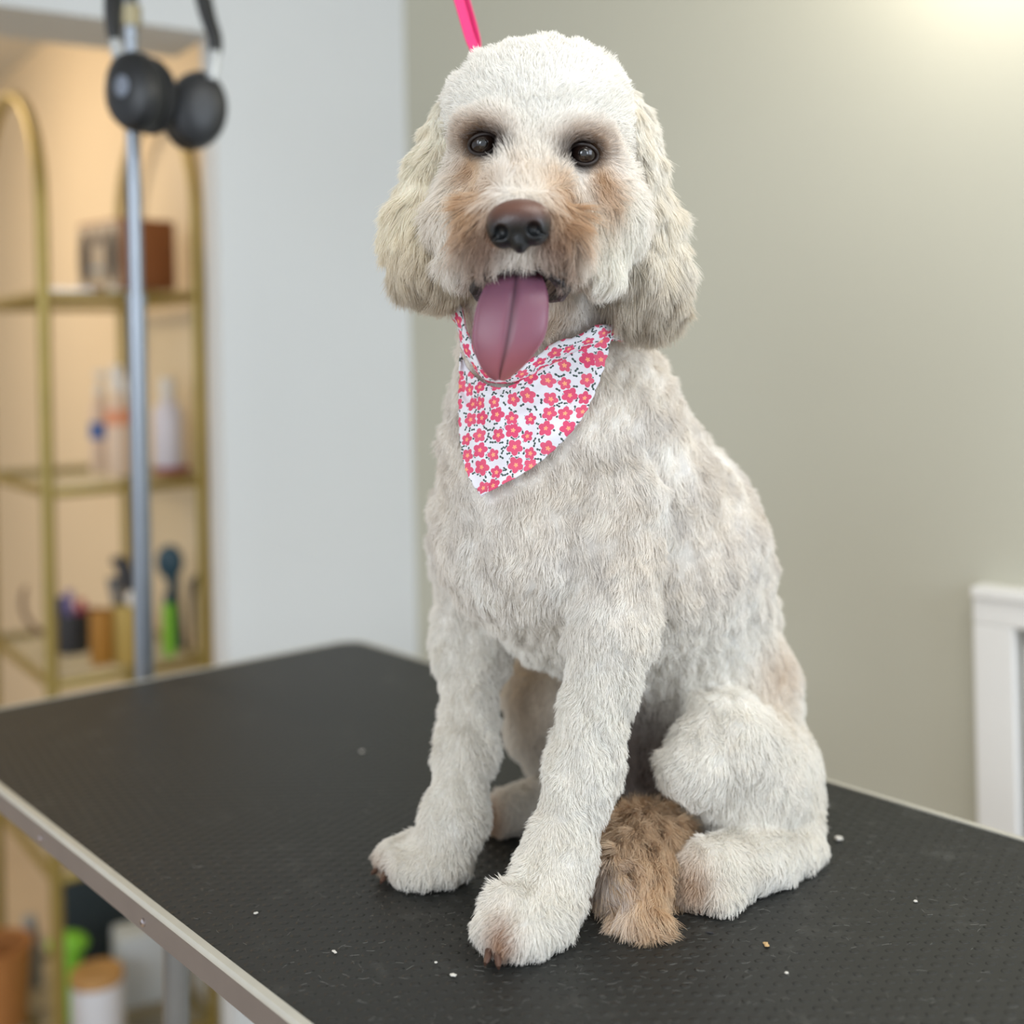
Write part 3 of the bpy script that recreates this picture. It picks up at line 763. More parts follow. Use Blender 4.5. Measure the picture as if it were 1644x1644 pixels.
_m2 = N('ShaderNodeMixShader'); _m2.inputs[0].default_value = 0.10; Lk(_m1.outputs[0], _m2.inputs[1]); Lk(_g.outputs[0], _m2.inputs[2]); Lk(_m2.outputs[0], _o.inputs[0])

def sample(v, f, n):
    v = np.asarray(v); tri = np.concatenate([f[:, [0, 1, 2]], f[:, [0, 2, 3]]]); a, b_, c = v[tri[:, 0]], v[tri[:, 1]], v[tri[:, 2]]
    nn = np.cross(b_-a, c-a); ar = np.linalg.norm(nn, axis=1)/2
    i = rng.choice(len(tri), n, p=ar/ar.sum()); r1 = np.sqrt(rng.random(n)); r2 = rng.random(n)
    return a[i]*(1-r1)[:, None] + b_[i]*(r1*(1-r2))[:, None] + c[i]*(r1*r2)[:, None], ar.sum()
def px_of(p):
    x = p[:, 0]*FPX/p[:, 1]; y = (CZ-p[:, 2])*FPX/p[:, 1]
    return CX + x*1 + ROLL*y, CY + y - ROLL*x
def cell_hash(i):
    h = (i[:, 0]*73856093) ^ (i[:, 1]*19349663) ^ (i[:, 2]*83492791); h = (h ^ (h >> 13))*1274126177 & 0x7fffffff
    return np.stack([(h & 1023)/1023, ((h >> 10) & 1023)/1023, ((h >> 20) & 1023)/1023], 1)
def clump_centre(p, s):
    c0 = np.floor(p/s).astype(np.int64); best = np.full(len(p), 1e9); bc = p.copy()
    for a in (-1, 0, 1):
        for b_ in (-1, 0, 1):
            for c in (-1, 0, 1):
                ci = c0 + np.array([a, b_, c]); q = (ci + cell_hash(ci))*s; d = ((q-p)**2).sum(1); m = d < best
                best[m] = d[m]; bc[m] = q[m]
    return bc
def flow_field(p, anchors, default):
    """blend of direction / length / lift / curl from anchors: (point, radius, direction, length, lift)"""
    W = np.full(len(p), 0.06); D_ = np.repeat(np.array(default[0])[None], len(p), 0)*0.06; Ln = np.full(len(p), default[1]*0.06); Lf = np.full(len(p), default[2]*0.06)
    for (c, r, d, ln, lf) in anchors:
        w_ = np.exp(-((p-c)**2).sum(1)/(r*r)); d = np.array(d, float); d = d/np.linalg.norm(d)
        W += w_; D_ += w_[:, None]*d; Ln += w_*ln; Lf += w_*lf
    return D_/W[:, None], Ln/W, Lf/W
def grow(name, parent, roots, nrm, dirv, ln, lift, tint, rad, clump=0.006, clump_amt=0.6, curl=0.0, jitter=0.12, seg=5, droop=0.0):
    n = len(roots)
    tan = dirv - nrm*(dirv*nrm).sum(1)[:, None]; tan /= (np.linalg.norm(tan, axis=1)[:, None]+1e-6)
    j = rng.normal(size=(n, 3))*jitter
    sw = np.stack([n_mid(roots), n_mid(roots+1.3), n_mid(roots+2.6)], 1)*0.22 + np.stack([n_sml(roots), n_sml(roots+1.3), n_sml(roots+2.6)], 1)*0.16
    d0 = nrm*lift[:, None] + tan*(1-lift)[:, None] + j*.6 + sw*0.5
    d0 /= np.linalg.norm(d0, axis=1)[:, None]
    d1 = nrm*(lift*0.35)[:, None] + tan + j + sw + np.array([0, 0, -1.0])*droop
    d1 /= np.linalg.norm(d1, axis=1)[:, None]
    ln = ln*rng.uniform(0.72, 1.12, n)
    cc = clump_centre(roots, clump)
    T = np.linspace(0, 1, seg); pts_ = np.zeros((n, seg, 3))
    # clump tips aim at a common point
    hc_ = cell_hash(np.floor(cc/clump*3).astype(np.int64)) - .5
    tipc = cc + nrm*0 + (d0*.5 + d1*.5)*ln[:, None] + hc_*ln[:, None]*0.35
    for k_, t in enumerate(T):
        p = roots + (d0*(t - t*t/2) + d1*(t*t/2))*ln[:, None]
        own = cc + (p - roots) + hc_*ln[:, None]*0.35*t
        a = clump_amt*t**1.2
        p = p*(1-a) + own*a
        if curl:
            ph = hc_[:, 0]*12 + t*(5+4*hc_[:, 1]); p = p + (np.cross(tan, nrm)*np.sin(ph)[:, None] + nrm*np.cos(ph)[:, None]*.5)*(curl*ln*t)[:, None]
        pts_[:, k_] = p
    z = pts_[..., 2]; pts_[..., 2] = np.maximum(z, TZ + 0.0012)
    hc = bpy.data.hair_curves.new(name); hc.add_curves([seg]*n)
    hc.position_data.foreach_set('vector', (pts_.reshape(-1, 3)).astype(np.float32).ravel())
    ra = hc.attributes.new('radius', 'FLOAT', 'POINT'); ra.data.foreach_set('value', np.tile(rad*np.array([1.0, .95, .85, .6, .22][:seg]), n).astype(np.float32))
    ta = hc.attributes.new('tint', 'FLOAT_COLOR', 'CURVE')
    var = rng.normal(0, .045, n)[:, None] + 1
    ta.data.foreach_set('color', np.concatenate([np.clip(tint*var, 0, .96), np.ones((n, 1))], 1).astype(np.float32).ravel())
    hc.materials.append(m_fur)
    o = bpy.data.objects.new(name, hc); link(o, parent); return o
def lin(r, g, b_): return np.array(srgb(r, g, b_)[:3])
def blob(p, c, r, soft=1.0):
    """smooth 0..1 blob round a point of the coat; r may be an (x, y, z) radius"""
    q = (p - c)/np.asarray(r); return np.exp(-((q**2).sum(1))**soft)
def tint_body(p):
    n = len(p); c = np.repeat(lin(250, 247, 242)[None], n, 0)
    def put(m, colr): nonlocal c; m = np.clip(m, 0, 1)[:, None]; c = c*(1-m) + colr*m
    put(.40/(1+np.exp(-2*n_big(p))), lin(240, 228, 210))
    put(.50/(1+np.exp(-1.6*(n_mid(p)*.6+n_rel(p)*.6)))*np.clip((p[:, 2]-TZ-.16)/.08, .25, 1)*np.clip((TZ+.42-p[:, 2])/.04, .3, 1), lin(206, 198, 190))
    put(.25/(1+np.exp(-2*n_sml(p+.5))), lin(234, 225, 212))
    # legs and paws lighter
    z = p[:, 2]-TZ
    put(np.clip((.26-z)/.08, 0, 1)*.75, lin(248, 244, 236))
    # head cap is whiter
    put(blob(p, P(865, 160, .92), (.085, .10, .065), 2)*.9, lin(250, 248, 243))
    put(blob(p, P(985, 390, .87), (.026, .04, .045), 1.5)*.9, lin(248, 244, 234))
    # tan round the eyes, below them and on the muzzle
    tan1, tan2 = lin(176, 136, 92), lin(206, 170, 124)
    for e, s in ((eyeL, -1), (eyeR, 1)):
        put(blob(p, e + np.array([s*.004, 0, .007]), (.0215, .06, .0140), 1.3)*.85, lin(152, 112, 68))
        put(blob(p, e + np.array([s*(.012 if s > 0 else .010), 0, -.021 if s > 0 else -.017]), (.010, .06, .020 if s > 0 else .013))*.8, lin(190, 150, 106))
        put(blob(p, e, (.0175, .05, .0128), 2.5)*.95, lin(66, 46, 34))
        put(blob(p, e + np.array([-s*.012, 0, -.002]), (.007, .05, .006))*.8, lin(60, 46, 38))
    put(blob(p, P(980, 325, .88), (.008, .06, .016))*.6, lin(198, 160, 116))
    put(blob(p, P(836, 300, .86), (.010, .03, .016))*.5, tan2)
    for x in (772, 898):
        put(blob(p, P(x, 350, .86), (.0150, .05, .030), 1.5)*.9, lin(212, 174, 126))
        put(blob(p, P(x+(8 if x < 800 else -6), 385, .86), (.0140, .05, .026), 1.5)*.85, lin(170, 124, 80))
        put(blob(p, P(x+(12 if x < 800 else -12), 415, .85), (.016, .05, .020), 1.4)*.9, lin(112, 76, 54))
    for x in (790, 876):
        put(blob(p, P(x, 392, .83), (.012, .04, .016))*.75, lin(138, 98, 70))
    put(blob(p, P(830, 420, .825), (.017, .02, .008))*.9, lin(232, 226, 216))
    put(blob(p, P(890, 520, .90), (.016, .05, .03))*.7, lin(186, 158, 124))
    # tan on paws, and inner flank skin with the shade painted in
    put(blob(p, P(805, 1510, .86), (.010, .05, .014))*.95, lin(168, 120, 78))
    put(blob(p, P(605, 1395, 1.0), (.013, .03, .011))*.8, lin(180, 138, 98))
    put(blob(p, P(1112, 1425, .93), (.014, .03, .022))*.75, lin(186, 146, 104))
    put(blob(p, P(785, 1315, 1.08), (.014, .03, .018))*.9, lin(200, 156, 108))
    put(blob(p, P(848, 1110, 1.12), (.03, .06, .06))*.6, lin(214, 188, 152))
    put(blob(p, P(1020, 1190, 1.12), (.055, .13, .080), 2)*.95*np.clip((p[:, 1]-1.01)/.03, 0, 1), lin(92, 70, 58))  # brown skin, darkened to paint the shade between front leg and thigh
    put(blob(p, P(1255, 1080, 1.06), (.03, .06, .03))*.5, lin(206, 178, 146))
    return c
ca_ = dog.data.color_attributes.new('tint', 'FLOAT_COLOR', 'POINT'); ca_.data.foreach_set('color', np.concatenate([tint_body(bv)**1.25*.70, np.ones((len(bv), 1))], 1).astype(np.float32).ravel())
EFAC = 1.0   # overall density
# body coat
roots, area_ = sample(bv, bf, int(480000*EFAC))
nrm = grad(body_f, roots)
keep = roots[:, 2] > TZ + .004
for e in (eyeL, eyeR):
    q = (roots - e)/np.array([1.08, 1, .80]); keep &= np.linalg.norm(q, axis=1) > .0108
keep &= evalf(nose_f, roots) > .0008
q = (roots - P(831, 454, .838))/np.array([.032, .034, .0125]); keep &= (q**2).sum(1) > 1.0
# behind the camera-facing side the coat may be thinner
back = (nrm[:, 1] > .55) & (rng.random(len(roots)) < .5); keep &= ~back
roots, nrm = roots[keep], nrm[keep]
from mathutils.kdtree import KDTree
clothp = np.concatenate([BV, collar_pts, collar_pts+axn*.006, collar_pts-axn*.006]); kd = KDTree(len(clothp))
for i, p in enumerate(clothp): kd.insert(p, i)
kd.balance()
near_box = (roots[:, 2] > P(0, 810, .95)[2]) & (roots[:, 2] < P(0, 470, 1.0)[2])
dcl = np.full(len(roots), 1.0)
for i in np.nonzero(near_box)[0]: dcl[i] = kd.find(roots[i])[2]
down = (0, 0, -1)
pxx, pyy = px_of(roots)
A_ = []
def an(px, py, D, r, d, ln, lift): A_.append((P(px, py, D), r, d, ln, lift))
# face and head: fan out from the bridge of the nose
an(865, 110, .90, .05, (0, .5, .3), .006, .6); an(865, 190, .87, .035, (0, -.1, .8), .006, .6)
an(780, 160, .90, .04, (-.5, .3, .3), .006, .6); an(960, 170, .90, .04, (.5, .3, .3), .006, .6)
an(850, 245, .87, .018, (0, 0, 1), .009, .45); an(838, 300, .85, .017, (0, -.1, 1), .010, .3); an(845, 275, .86, .017, (0, -.1, 1), .010, .3); an(836, 318, .835, .010, (0, -.1, 1), .010, .3)
an(775, 205, .87, .014, (-.7, -.4, -.5), .011, .30); an(937, 218, .87, .014, (.8, -.4, -.4), .012, .30); an(775, 180, .88, .012, (-.4, -.2, .6), .008, .4); an(935, 190, .88, .012, (.4, -.2, .6), .008, .4)
an(760, 262, .87, .014, (-.6, 0, -1), .012, .25); an(950, 278, .87, .014, (.5, 0, -1), .012, .25)
an(800, 330, .85, .015, (-.85, -.15, -.6), .024, .32); an(870, 335, .85, .015, (.85, -.15, -.6), .024, .32)
an(770, 370, .86, .018, (-.18, -.2, -1), .028, .25); an(905, 380, .86, .018, (.15, -.2, -1), .028, .25)
an(795, 405, .84, .012, (-.2, -.1, -1), .019, .25); an(868, 408, .84, .012, (.2, -.1, -1), .019, .25)
an(831, 410, .82, .010, (0, -.2, -1), .013, .25)
an(735, 340, .89, .022, (-.2, -.1, -1), .018, .35); an(740, 400, .88, .02, (-.05, -.1, -1), .018, .3); an(985, 360, .88, .026, (.1, -.1, -1), .014, .35); an(965, 420, .87, .02, (-.05, -.1, -1), .016, .3)
an(850, 500, .90, .03, (0, -.1, -1), .014, .35)
# torso, legs
for (x, y, D) in ((740, 700, 1.0), (850, 720, .95), (950, 740, .95), (1060, 740, .98), (820, 860, .95), (930, 870, .94), (1040, 880, .96), (860, 990, .96)):
    an(x, y, D, .05, (-.1, -.2, -1), .0105, .28)
an(1150, 850, 1.02, .07, (.25, 0, -1), .008, .28); an(1200, 1000, 1.04, .07, (.2, 0, -1), .008, .28); an(1130, 1000, 1.02, .05, (.2, 0, -1), .009, .28)
for (x, y, D) in ((980, 1030, .95), (960, 1150, .94), (930, 1260, .93), (890, 1380, .90), (760, 1050, 1.02), (750, 1180, 1.0), (735, 1300, .99)):
    an(x, y, D, .04, (0, -.1, -1), .0072, .45)
for (x, y, D) in ((840, 1480, .88), (660, 1385, .98), (1150, 1410, .95)): an(x, y, D, .035, (-.2, -.3, -1), .0075, .5)
an(1180, 1200, .99, .06, (.1, -.3, -.7), .0085, .5); an(1080, 1200, .97, .03, (-.7, -.3, .3), .010, .5)
an(1280, 1380, 1.0, .04, (-.5, -.3, -.6), .008, .45)
dv, ln, lf = flow_field(roots, A_, ((0, 0, -1), .008, .4))
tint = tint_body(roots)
muz = (blob(roots, P(832, 380, .85), (.050, .05, .034), 3) > .4) & (roots[:, 1] < .895) & (ln > .014)
for e in (eyeL, eyeR):
    de = np.linalg.norm(roots - e, axis=1); f_ = np.clip((de-.012)/.010, np.where(roots[:, 2] > e[2]+.004, .75, .35), 1); ln = ln*f_; lf = lf*np.clip((de-.010)/.014, .3, 1)
under = dcl < .014
ln = np.where(under, .0035, ln); lf = np.where(under, .12, lf)
# long and plush hair need different curl: split head / body / legs by length only inside one coat object
_m = ~muz
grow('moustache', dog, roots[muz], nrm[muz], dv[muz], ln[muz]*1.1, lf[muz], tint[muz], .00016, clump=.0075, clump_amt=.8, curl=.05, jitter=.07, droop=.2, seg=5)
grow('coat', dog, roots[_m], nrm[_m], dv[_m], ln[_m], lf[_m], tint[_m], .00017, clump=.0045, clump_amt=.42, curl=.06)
# ears
def tint_ear(p, top, tip, zt, zb):
    t = np.clip((zt - p[:, 2])/(zt-zb), 0, 1)[:, None]; c = top*(1-t) + tip*t
    u_ = np.clip((t-.72)/.2, 0, 1)*.75; c = c*(1-u_) + lin(186, 172, 152)*u_
    m = np.clip(n_sml(p)*.4+.2, 0, 1)[:, None]*.35; return c*(1-m) + lin(236, 224, 200)*m
for (sh, v, f, par, top, tip, cols) in ((ear_l, elv, elf, ear_lo, lin(252, 248, 238), lin(248, 238, 216), -1), (ear_r, erv, erf, ear_ro, lin(248, 245, 238), lin(238, 232, 220), 1)):
    r_, _ = sample(v, f, int(80000*EFAC)); nn = grad(sh[0], r_); kp = evalf(body_f, r_) > -.002; r_, nn = r_[kp], nn[kp]
    zt, zb = v[:, 2].max(), v[:, 2].min(); t = (zt - r_[:, 2])/(zt-zb)
    dv = np.repeat(np.array([[cols*.10, -.05, -1.0]]), len(r_), 0)
    dv[:, 0] += cols*.35*np.clip((.5-t), 0, 1)
    grow('ear_fur', par, r_, nn, dv, .010+.013*np.clip(t*1.3, 0, 1), .24+0*t, tint_ear(r_, top, tip, zt, zb), .00017, clump=.007, clump_amt=.6, curl=.03, droop=.35)
# tail
r_, _ = sample(tv, tfc, int(60000*EFAC)); nn = grad(tail[0], r_); kp = (r_[:, 2] > TZ+.003) & (evalf(body_f, r_) > -.002); r_, nn = r_[kp], nn[kp]
dv = np.repeat(np.array([[-.12, -.9, -.35]]), len(r_), 0); tc_ = P(1025, 1400, .95); dv += (r_ - tc_)*np.array([1, 0, 1])*np.where(r_[:, 1] > .955, 8, -2)[:, None]*np.array([1, 0, 1]); dv[:, 0] += np.where(r_[:, 1] < .955, (P(1034, 1480, .905)[0] - r_[:, 0])*10, 0)
c = np.repeat(lin(240, 216, 184)[None], len(r_), 0); m = np.clip(n_sml(r_)*.5+.3, 0, 1)[:, None]; c = c*(1-m*.5) + lin(200, 166, 130)*m*.5
m = (blob(r_, P(985, 1425, .925), (.016, .08, .020))*1.9*np.clip(n_tiny(r_)+.8, 0, 1))[:, None]; c = c*(1-m)+lin(236, 220, 204)*m
m = (blob(r_, P(1040, 1330, .96), (.03, .03, .02))*.5)[:, None]; c = c*(1-m)+lin(176, 150, 124)*m
grow('tail_fur', tail_o, r_, nn, dv, np.full(len(r_), .026), np.full(len(r_), .30), c, .00018, clump=.008, clump_amt=.75, curl=.08, droop=.1)

# ================================================================== GROOMING ARM, LEASH, HEADPHONES
CHK = 1.65
pb = PT(243, 1083); pb = pb + (-ey)*0.022
arm = empty('grooming_post', (pb[0], pb[1], TZ)); tag(arm, 'silver grooming arm pole clamped to the far edge of the black table', 'grooming arm')
ARMZ = CZ + (568+13+16)/FPX*pb[1]
Vp = lambda a: Vector((float(a[0]), float(a[1]), float(a[2])))
zj = CZ + (568+12-478)/FPX*pb[1]
MB().tube([(pb[0], pb[1], TZ-0.09), (pb[0], pb[1], zj)], 0.0128, 20).build('lower_pole', m_steel, arm)
MB().tube([(pb[0], pb[1], zj-0.004), (pb[0], pb[1], zj+0.004)], 0.0138, 20).build('pole_ring', m_steel, arm)
aend = P(650, -330, 1.045); aend[2] = ARMZ
adir = np.array([aend[0]-pb[0], aend[1]-pb[1], 0]); alen = np.linalg.norm(adir); adir /= alen
bend = [(pb[0], pb[1], zj), (pb[0], pb[1], ARMZ-0.03)]
for i in range(1, 7):
    a = math.pi/2*i/6; bend.append(tuple(np.array([pb[0], pb[1], ARMZ-0.03]) + adir*0.03*(1-math.cos(a)) + np.array([0, 0, .03*math.sin(a)])))
bend.append(tuple(np.array([aend[0], aend[1], ARMZ])))
MB().tube(bend, 0.0100, 20).build('upper_pole', m_steel, arm)
MB().tube([(pb[0], pb[1], ARMZ-0.05), (pb[0], pb[1], ARMZ-0.022)], 0.0155, 16).build('pole_collar', mat('aged_brass_collar', srgb(168, 158, 128), 0.4, metal=0.7), arm)
MB().box((pb[0], pb[1], TZ-0.062), (0.05, 0.05, 0.055), math.atan2(ex[1], ex[0]), .003).build('clamp', m_steel, arm)
MB().lathe(tuple(aend + np.array([0, 0, -.016])), [(.006, -.012), (.010, -.006), (.010, .006), (.006, .012)], 14).build('end_hook', m_steel, arm)
# pink slip lead
m_pink = mat('hot_pink_nylon', srgb(236, 46, 122), 0.55, noise=(600, srgb(222, 36, 108)), bump=(900, .5))
lead = empty('grooming_loop', (aend[0], aend[1], ARMZ-.03)); tag(lead, 'hot pink strap hanging from the grooming arm down behind the head of the dog', 'leash')
def ribbon(path, wd, th, wdir, name, parent):
    pth = [Vp(p) for p in path]; V = []; F = []
    for i, p in enumerate(pth):
        t = (pth[min(i+1, len(pth)-1)] - pth[max(i-1, 0)]).normalized(); wv = Vector(wdir); wv = (wv - t*wv.dot(t)).normalized(); nn_ = t.cross(wv)
        wi = wd[i] if isinstance(wd, list) else wd
        for (a, b_) in ((-1, -1), (1, -1), (1, 1), (-1, 1)): V.append(p + wv*(a*wi/2) + nn_*(b_*th/2))
    for i in range(len(pth)-1):
        for k_ in range(4): F.append((i*4+k_, i*4+(k_+1) % 4, (i+1)*4+(k_+1) % 4, (i+1)*4+k_))
    F.append((3, 2, 1, 0)); e = (len(pth)-1)*4; F.append((e, e+1, e+2, e+3))
    return MB().add(V, F).build(name, m_pink, parent)
def curve3(tab, n=40):
    t = np.linspace(0, len(tab)-1, n); return cubic(np.array(tab, float), t)
nb = collar_pts - np.array([0, 0, .013])
A1 = curve3([aend + np.array([0, 0, -.031]), P(700, -120, 1.047), P(738, 5, 1.046), P(754, 60, 1.045), P(768, 100, 1.046), P(800, 250, 1.062), P(835, 400, 1.095)])
A2 = curve3([aend + np.array([.004, 0, -.031]), P(712, -120, 1.053), P(747, 2, 1.054), P(763, 60, 1.052), P(769, 105, 1.052), P(806, 250, 1.068), P(842, 400, 1.098)])
ribbon(A1, .0085, .0016, (1, .25, 0), 'strap', lead); ribbon(A2, .0085, .0016, (1, -.35, 0), 'strap', lead)
MB().tube([P(836, 392, 1.096), P(838, 405, 1.098), P(840, 418, 1.098)], .007, 10).build('slider', mat('black_plastic', srgb(26, 26, 28), 0.4), lead)

m_blk = mat('matte_black_plastic', srgb(22, 25, 29), 0.42, noise=(40, srgb(30, 33, 37)))
m_pad = mat('black_cushion', srgb(22, 25, 30), 0.6, bump=(200, .3))
m_sil = mat('silver_plastic', srgb(190, 194, 196), 0.35, metal=0.3)
hpz = ARMZ + 0.052
hpD = pb[1] - 0.012
hp = empty('headphones', (pb[0]+.02, hpD, ARMZ)); tag(hp, 'black over-ear headphones hooked over the top of the silver pole', 'headphones')
def px3(x, y, D): return P(x, y, D)
# padded band, an arch over the arm
apex_y = 568 + 12 - (hpz + .006 - CZ)*FPX/hpD
band = curve3([px3(190, 88, 1.60), px3(183, 50, 1.605), px3(182, 4, 1.61), px3(192, -34, 1.62), px3(222, apex_y-4, 1.63), px3(248, apex_y-9, 1.635), px3(280, apex_y-5, 1.638), px3(308, apex_y+12, 1.64), px3(332, 20, 1.645), px3(345, 62, 1.645), px3(344, 98, 1.64)], 48)
def strip(path, wd, th, m, name, parent):
    pth = [Vp(p) for p in path]; V = []; F = []; K = 10
    for i, p in enumerate(pth):
        t = (pth[min(i+1, len(pth)-1)] - pth[max(i-1, 0)]).normalized(); wv = Vector((.35, 1, 0)); wv = (wv - t*wv.dot(t)).normalized(); nn_ = t.cross(wv)
        f = math.sin(math.pi*min(1, max(0, (i+2)/(len(pth)+3))))**.35
        for k_ in range(K):
            a = 2*math.pi*k_/K; V.append(p + wv*(math.cos(a)*wd/2*f) + nn_*(math.sin(a)*th/2))
    for i in range(len(pth)-1):
        for k_ in range(K): F.append((i*K+k_, i*K+(k_+1) % K, (i+1)*K+(k_+1) % K, (i+1)*K+k_))
    F.append(tuple(reversed(range(K)))); F.append(tuple((len(pth)-1)*K+k_ for k_ in range(K)))
    return MB().add(V, F).build(name, m, parent)
strip(band[3:46], .040, .017, m_blk, 'headband', hp)
def cup(cx, cy, D, out, tilt, w_, h_, logo):
    c = P(cx, cy, D); o_ = Vector(out).normalized(); R = o_.to_track_quat('Z', 'Y').to_matrix() @ Matrix.Rotation(tilt, 3, 'Z')
    Sx = Matrix.Diagonal((w_, h_, 1.0)).to_3x3(); T = R @ Sx
    sh = MB().lathe(tuple(c), [(0.72, -.022), (.95, -.019), (1.0, -.010), (.98, .003), (.88, .014), (.62, .021), (.30, .0225), (.02, .0226)], 36, T).build('ear_cup', m_blk, hp)
    MB().lathe(tuple(c), [(.45, -.030), (.50, -.040), (.70, -.0445), (.90, -.041), (.97, -.032), (.93, -.0235), (.60, -.0235)], 36, T).build('ear_cushion', m_pad, hp)
    if logo:
        lg_ = mat('grey_badge', srgb(120, 128, 142), 0.35)
        MB().ell(c + np.array(R @ Vector((0.002, .002, .0205))), (.014, .017, .0035), R, 10).build('badge', lg_, sh)
    return c, R
c1, R1 = cup(214, 147, 1.575, (-.50, -1, .02), math.radians(8), .040, .053, True)
c2, R2 = cup(318, 176, 1.635, (.62, -1, -.02), math.radians(-10), .040, .053, False)
for (a, b_, D1) in (((184, 66), (196, 112), 1.597), ((345, 84), (340, 128), 1.63)):
    p0, p1 = P(*a, D1+.004), P(*b_, D1-.004)
    MB().tube([tuple(p0), tuple((p0+p1)/2), tuple(p1)], [.0075, .0085, .006], 12).build('yoke', m_sil, hp)

# ================================================================== GOLD ETAGERE
m_gold = mat('aged_gold_metal', srgb(168, 148, 84), 0.38, metal=0.65, noise=(12, srgb(146, 130, 74)))
m_gl = glass_mat('shelf_glass', (.93, .95, .92, 1), .12)
def E(l, w_, z): v = Npt + EL*l + EW*w_; return np.array([v[0], v[1], z])
et = empty('etagere', tuple(E(EDEP/2, EWID/2, 0))); tag(et, 'gold metal arched shelving unit with glass shelves beside the doorway', 'shelving unit')
LV = [0.045, 0.415, 0.786, 1.153, 1.530]; SPR = 1.70
for l in (0, EDEP):
    nm = 'arched_frame'
    pth = [E(l, 0, 0.0)] + [E(l, 0, SPR*i/6) for i in range(1, 7)]
    pth += [tuple(x) for x in arc(E(l, EWID/2, SPR), EWID/2, math.pi, 0, 18, EW, (0, 0, 1))][1:]
    pth += [E(l, EWID, SPR*(6-i)/6) for i in range(1, 6)] + [E(l, EWID, 0.0)]
    MB().tube([tuple(p) for p in pth], 0.0125, 12).build(nm, m_gold, et)
for z in LV:
    rl = MB()
    for l in (0, EDEP): rl.tube([E(l, 0, z), E(l, EWID, z)], .0095, 10)
    for w_ in (0, EWID): rl.tube([E(0, w_, z), E(EDEP, w_, z)], .0095, 10)
    ro = rl.build('shelf_rail', m_gold, et)
    c = E(EDEP/2, EWID/2, z+.0125)
    MB().box(tuple(c), (EDEP-.004, EWID-.004, .006), math.atan2(EL[1], EL[0])).build('glass_shelf', m_gl, ro)
def SP(px, D, zi):
    """point on shelf zi (index into LV) under pixel column px at distance D"""
    z = LV[zi] + .0158; q = P(px, 568, D)
    for _ in range(4):
        yp = 568 - (z-CZ)*FPX/D - ROLL*(px-CX); q = P(px, yp, D)
    return np.array([q[0], q[1], z])
# radio
m_wood = mat('walnut_veneer', srgb(150, 92, 50), 0.5, noise=(14, srgb(128, 74, 38)))
m_face = mat('beige_radio_face', srgb(188, 170, 146), 0.6, noise=(20, srgb(176, 158, 134)))
m_cloth2 = mat('dark_speaker_cloth', srgb(84, 74, 64), 0.9, bump=(600, .5))
rb = SP(205, 2.56, 4); rang = math.radians(-41)
radio = empty('radio', tuple(rb)); tag(radio, 'retro wooden radio with two oval speakers on the top glass shelf', 'radio')
def RB(mb, c, s, bev=.002):
    R = Matrix.Rotation(rang, 3, 'Z'); cc = R @ Vector(c) + Vector(rb); return mb.box(tuple(cc), s, rang, bev)
# local x = along the front, local y = depth away from the front
RB(MB(), (0, 0, .072), (.168, .125, .144), .006).build('cabinet', m_wood, radio)
RB(MB(), (0, -.0638, .072), (.156, .003, .130), .001).build('front_panel', m_face, radio)
R_ = Matrix.Rotation(rang, 3, 'Z') @ Matrix.Rotation(math.pi/2, 3, 'X')
for sx in (-.052, .052):
    c = Matrix.Rotation(rang, 3, 'Z') @ Vector((sx, -.0650, .070)) + Vector(rb)
    MB().lathe(tuple(c), [(.020, -.001), (.0215, .001), (.020, .003), (.002, .0032)], 28, R_ @ Matrix.Diagonal((1.0, 2.5, 1.0)).to_3x3()).build('speaker', m_cloth2, radio)
RB(MB(), (0, -.066, .105), (.036, .002, .022), .0005).build('dial', mat('dark_dial', srgb(96, 84, 72), .4), radio)
for sx in (-.011, .011):
    c = Matrix.Rotation(rang, 3, 'Z') @ Vector((sx, -.0655, .045)) + Vector(rb)
    MB().lathe(tuple(c), [(.006, 0), (.006, .007), (.005, .009), (.001, .009)], 16, R_).build('knob', m_sil, radio)
# bottles on the middle shelf
def bottle(px, D, zi, w_, h_, body, cap_, label, lab=None, pump=False, capc=None, grp='care product bottles on the middle shelf'):
    b0 = SP(px, D, zi); o = empty('bottle', tuple(b0)); tag(o, label, 'bottle', grp)
    r = w_/2; hb_ = h_*.74
    MB().lathe(tuple(b0), [(r*.94, 0), (r, .004), (r, hb_*.82), (r*.85, hb_*.92), (r*.42, hb_), (r*.40, hb_+.006)], 24).build('body', body, o)
    if pump:
        MB().lathe(tuple(b0 + np.array([0, 0, hb_+.004])), [(r*.5, 0), (r*.5, h_*.08), (r*.18, h_*.1), (r*.16, h_*.2)], 16).build('pump_collar', cap_, o)
        t_ = b0 + np.array([0, 0, h_*.97]); MB().tube([t_ + np.array([-r*.2, 0, 0]), t_ + np.array([r*.6, -r*.5, .0]), t_ + np.array([r*1.0, -r*.8, -.008])], [.008, .0065, .004], 10).build('nozzle', cap_, o)
    else:
        MB().lathe(tuple(b0 + np.array([0, 0, hb_+.005])), [(r*.55, 0), (r*.55, h_*.18), (r*.48, h_*.235), (r*.1, h_*.24)], 20).build('cap', cap_, o)
    if lab: MB().lathe(tuple(b0 + np.array([0, 0, hb_*lab[0]])), [(r*1.012, 0), (r*1.012, hb_*lab[1])], 24).build('label_band', lab[2], o)
    return b0
m_wp = mat('white_plastic', srgb(226, 220, 212), .4); m_cp = mat('cream_plastic', srgb(222, 196, 172), .45); m_bl = mat('blue_label', srgb(64, 98, 162), .5)
m_pk = mat('peach_label', srgb(222, 150, 112), .5); m_lv = mat('pale_lilac_plastic', srgb(222, 218, 228), .35); m_red = mat('crimson_plastic', srgb(150, 56, 62), .45)
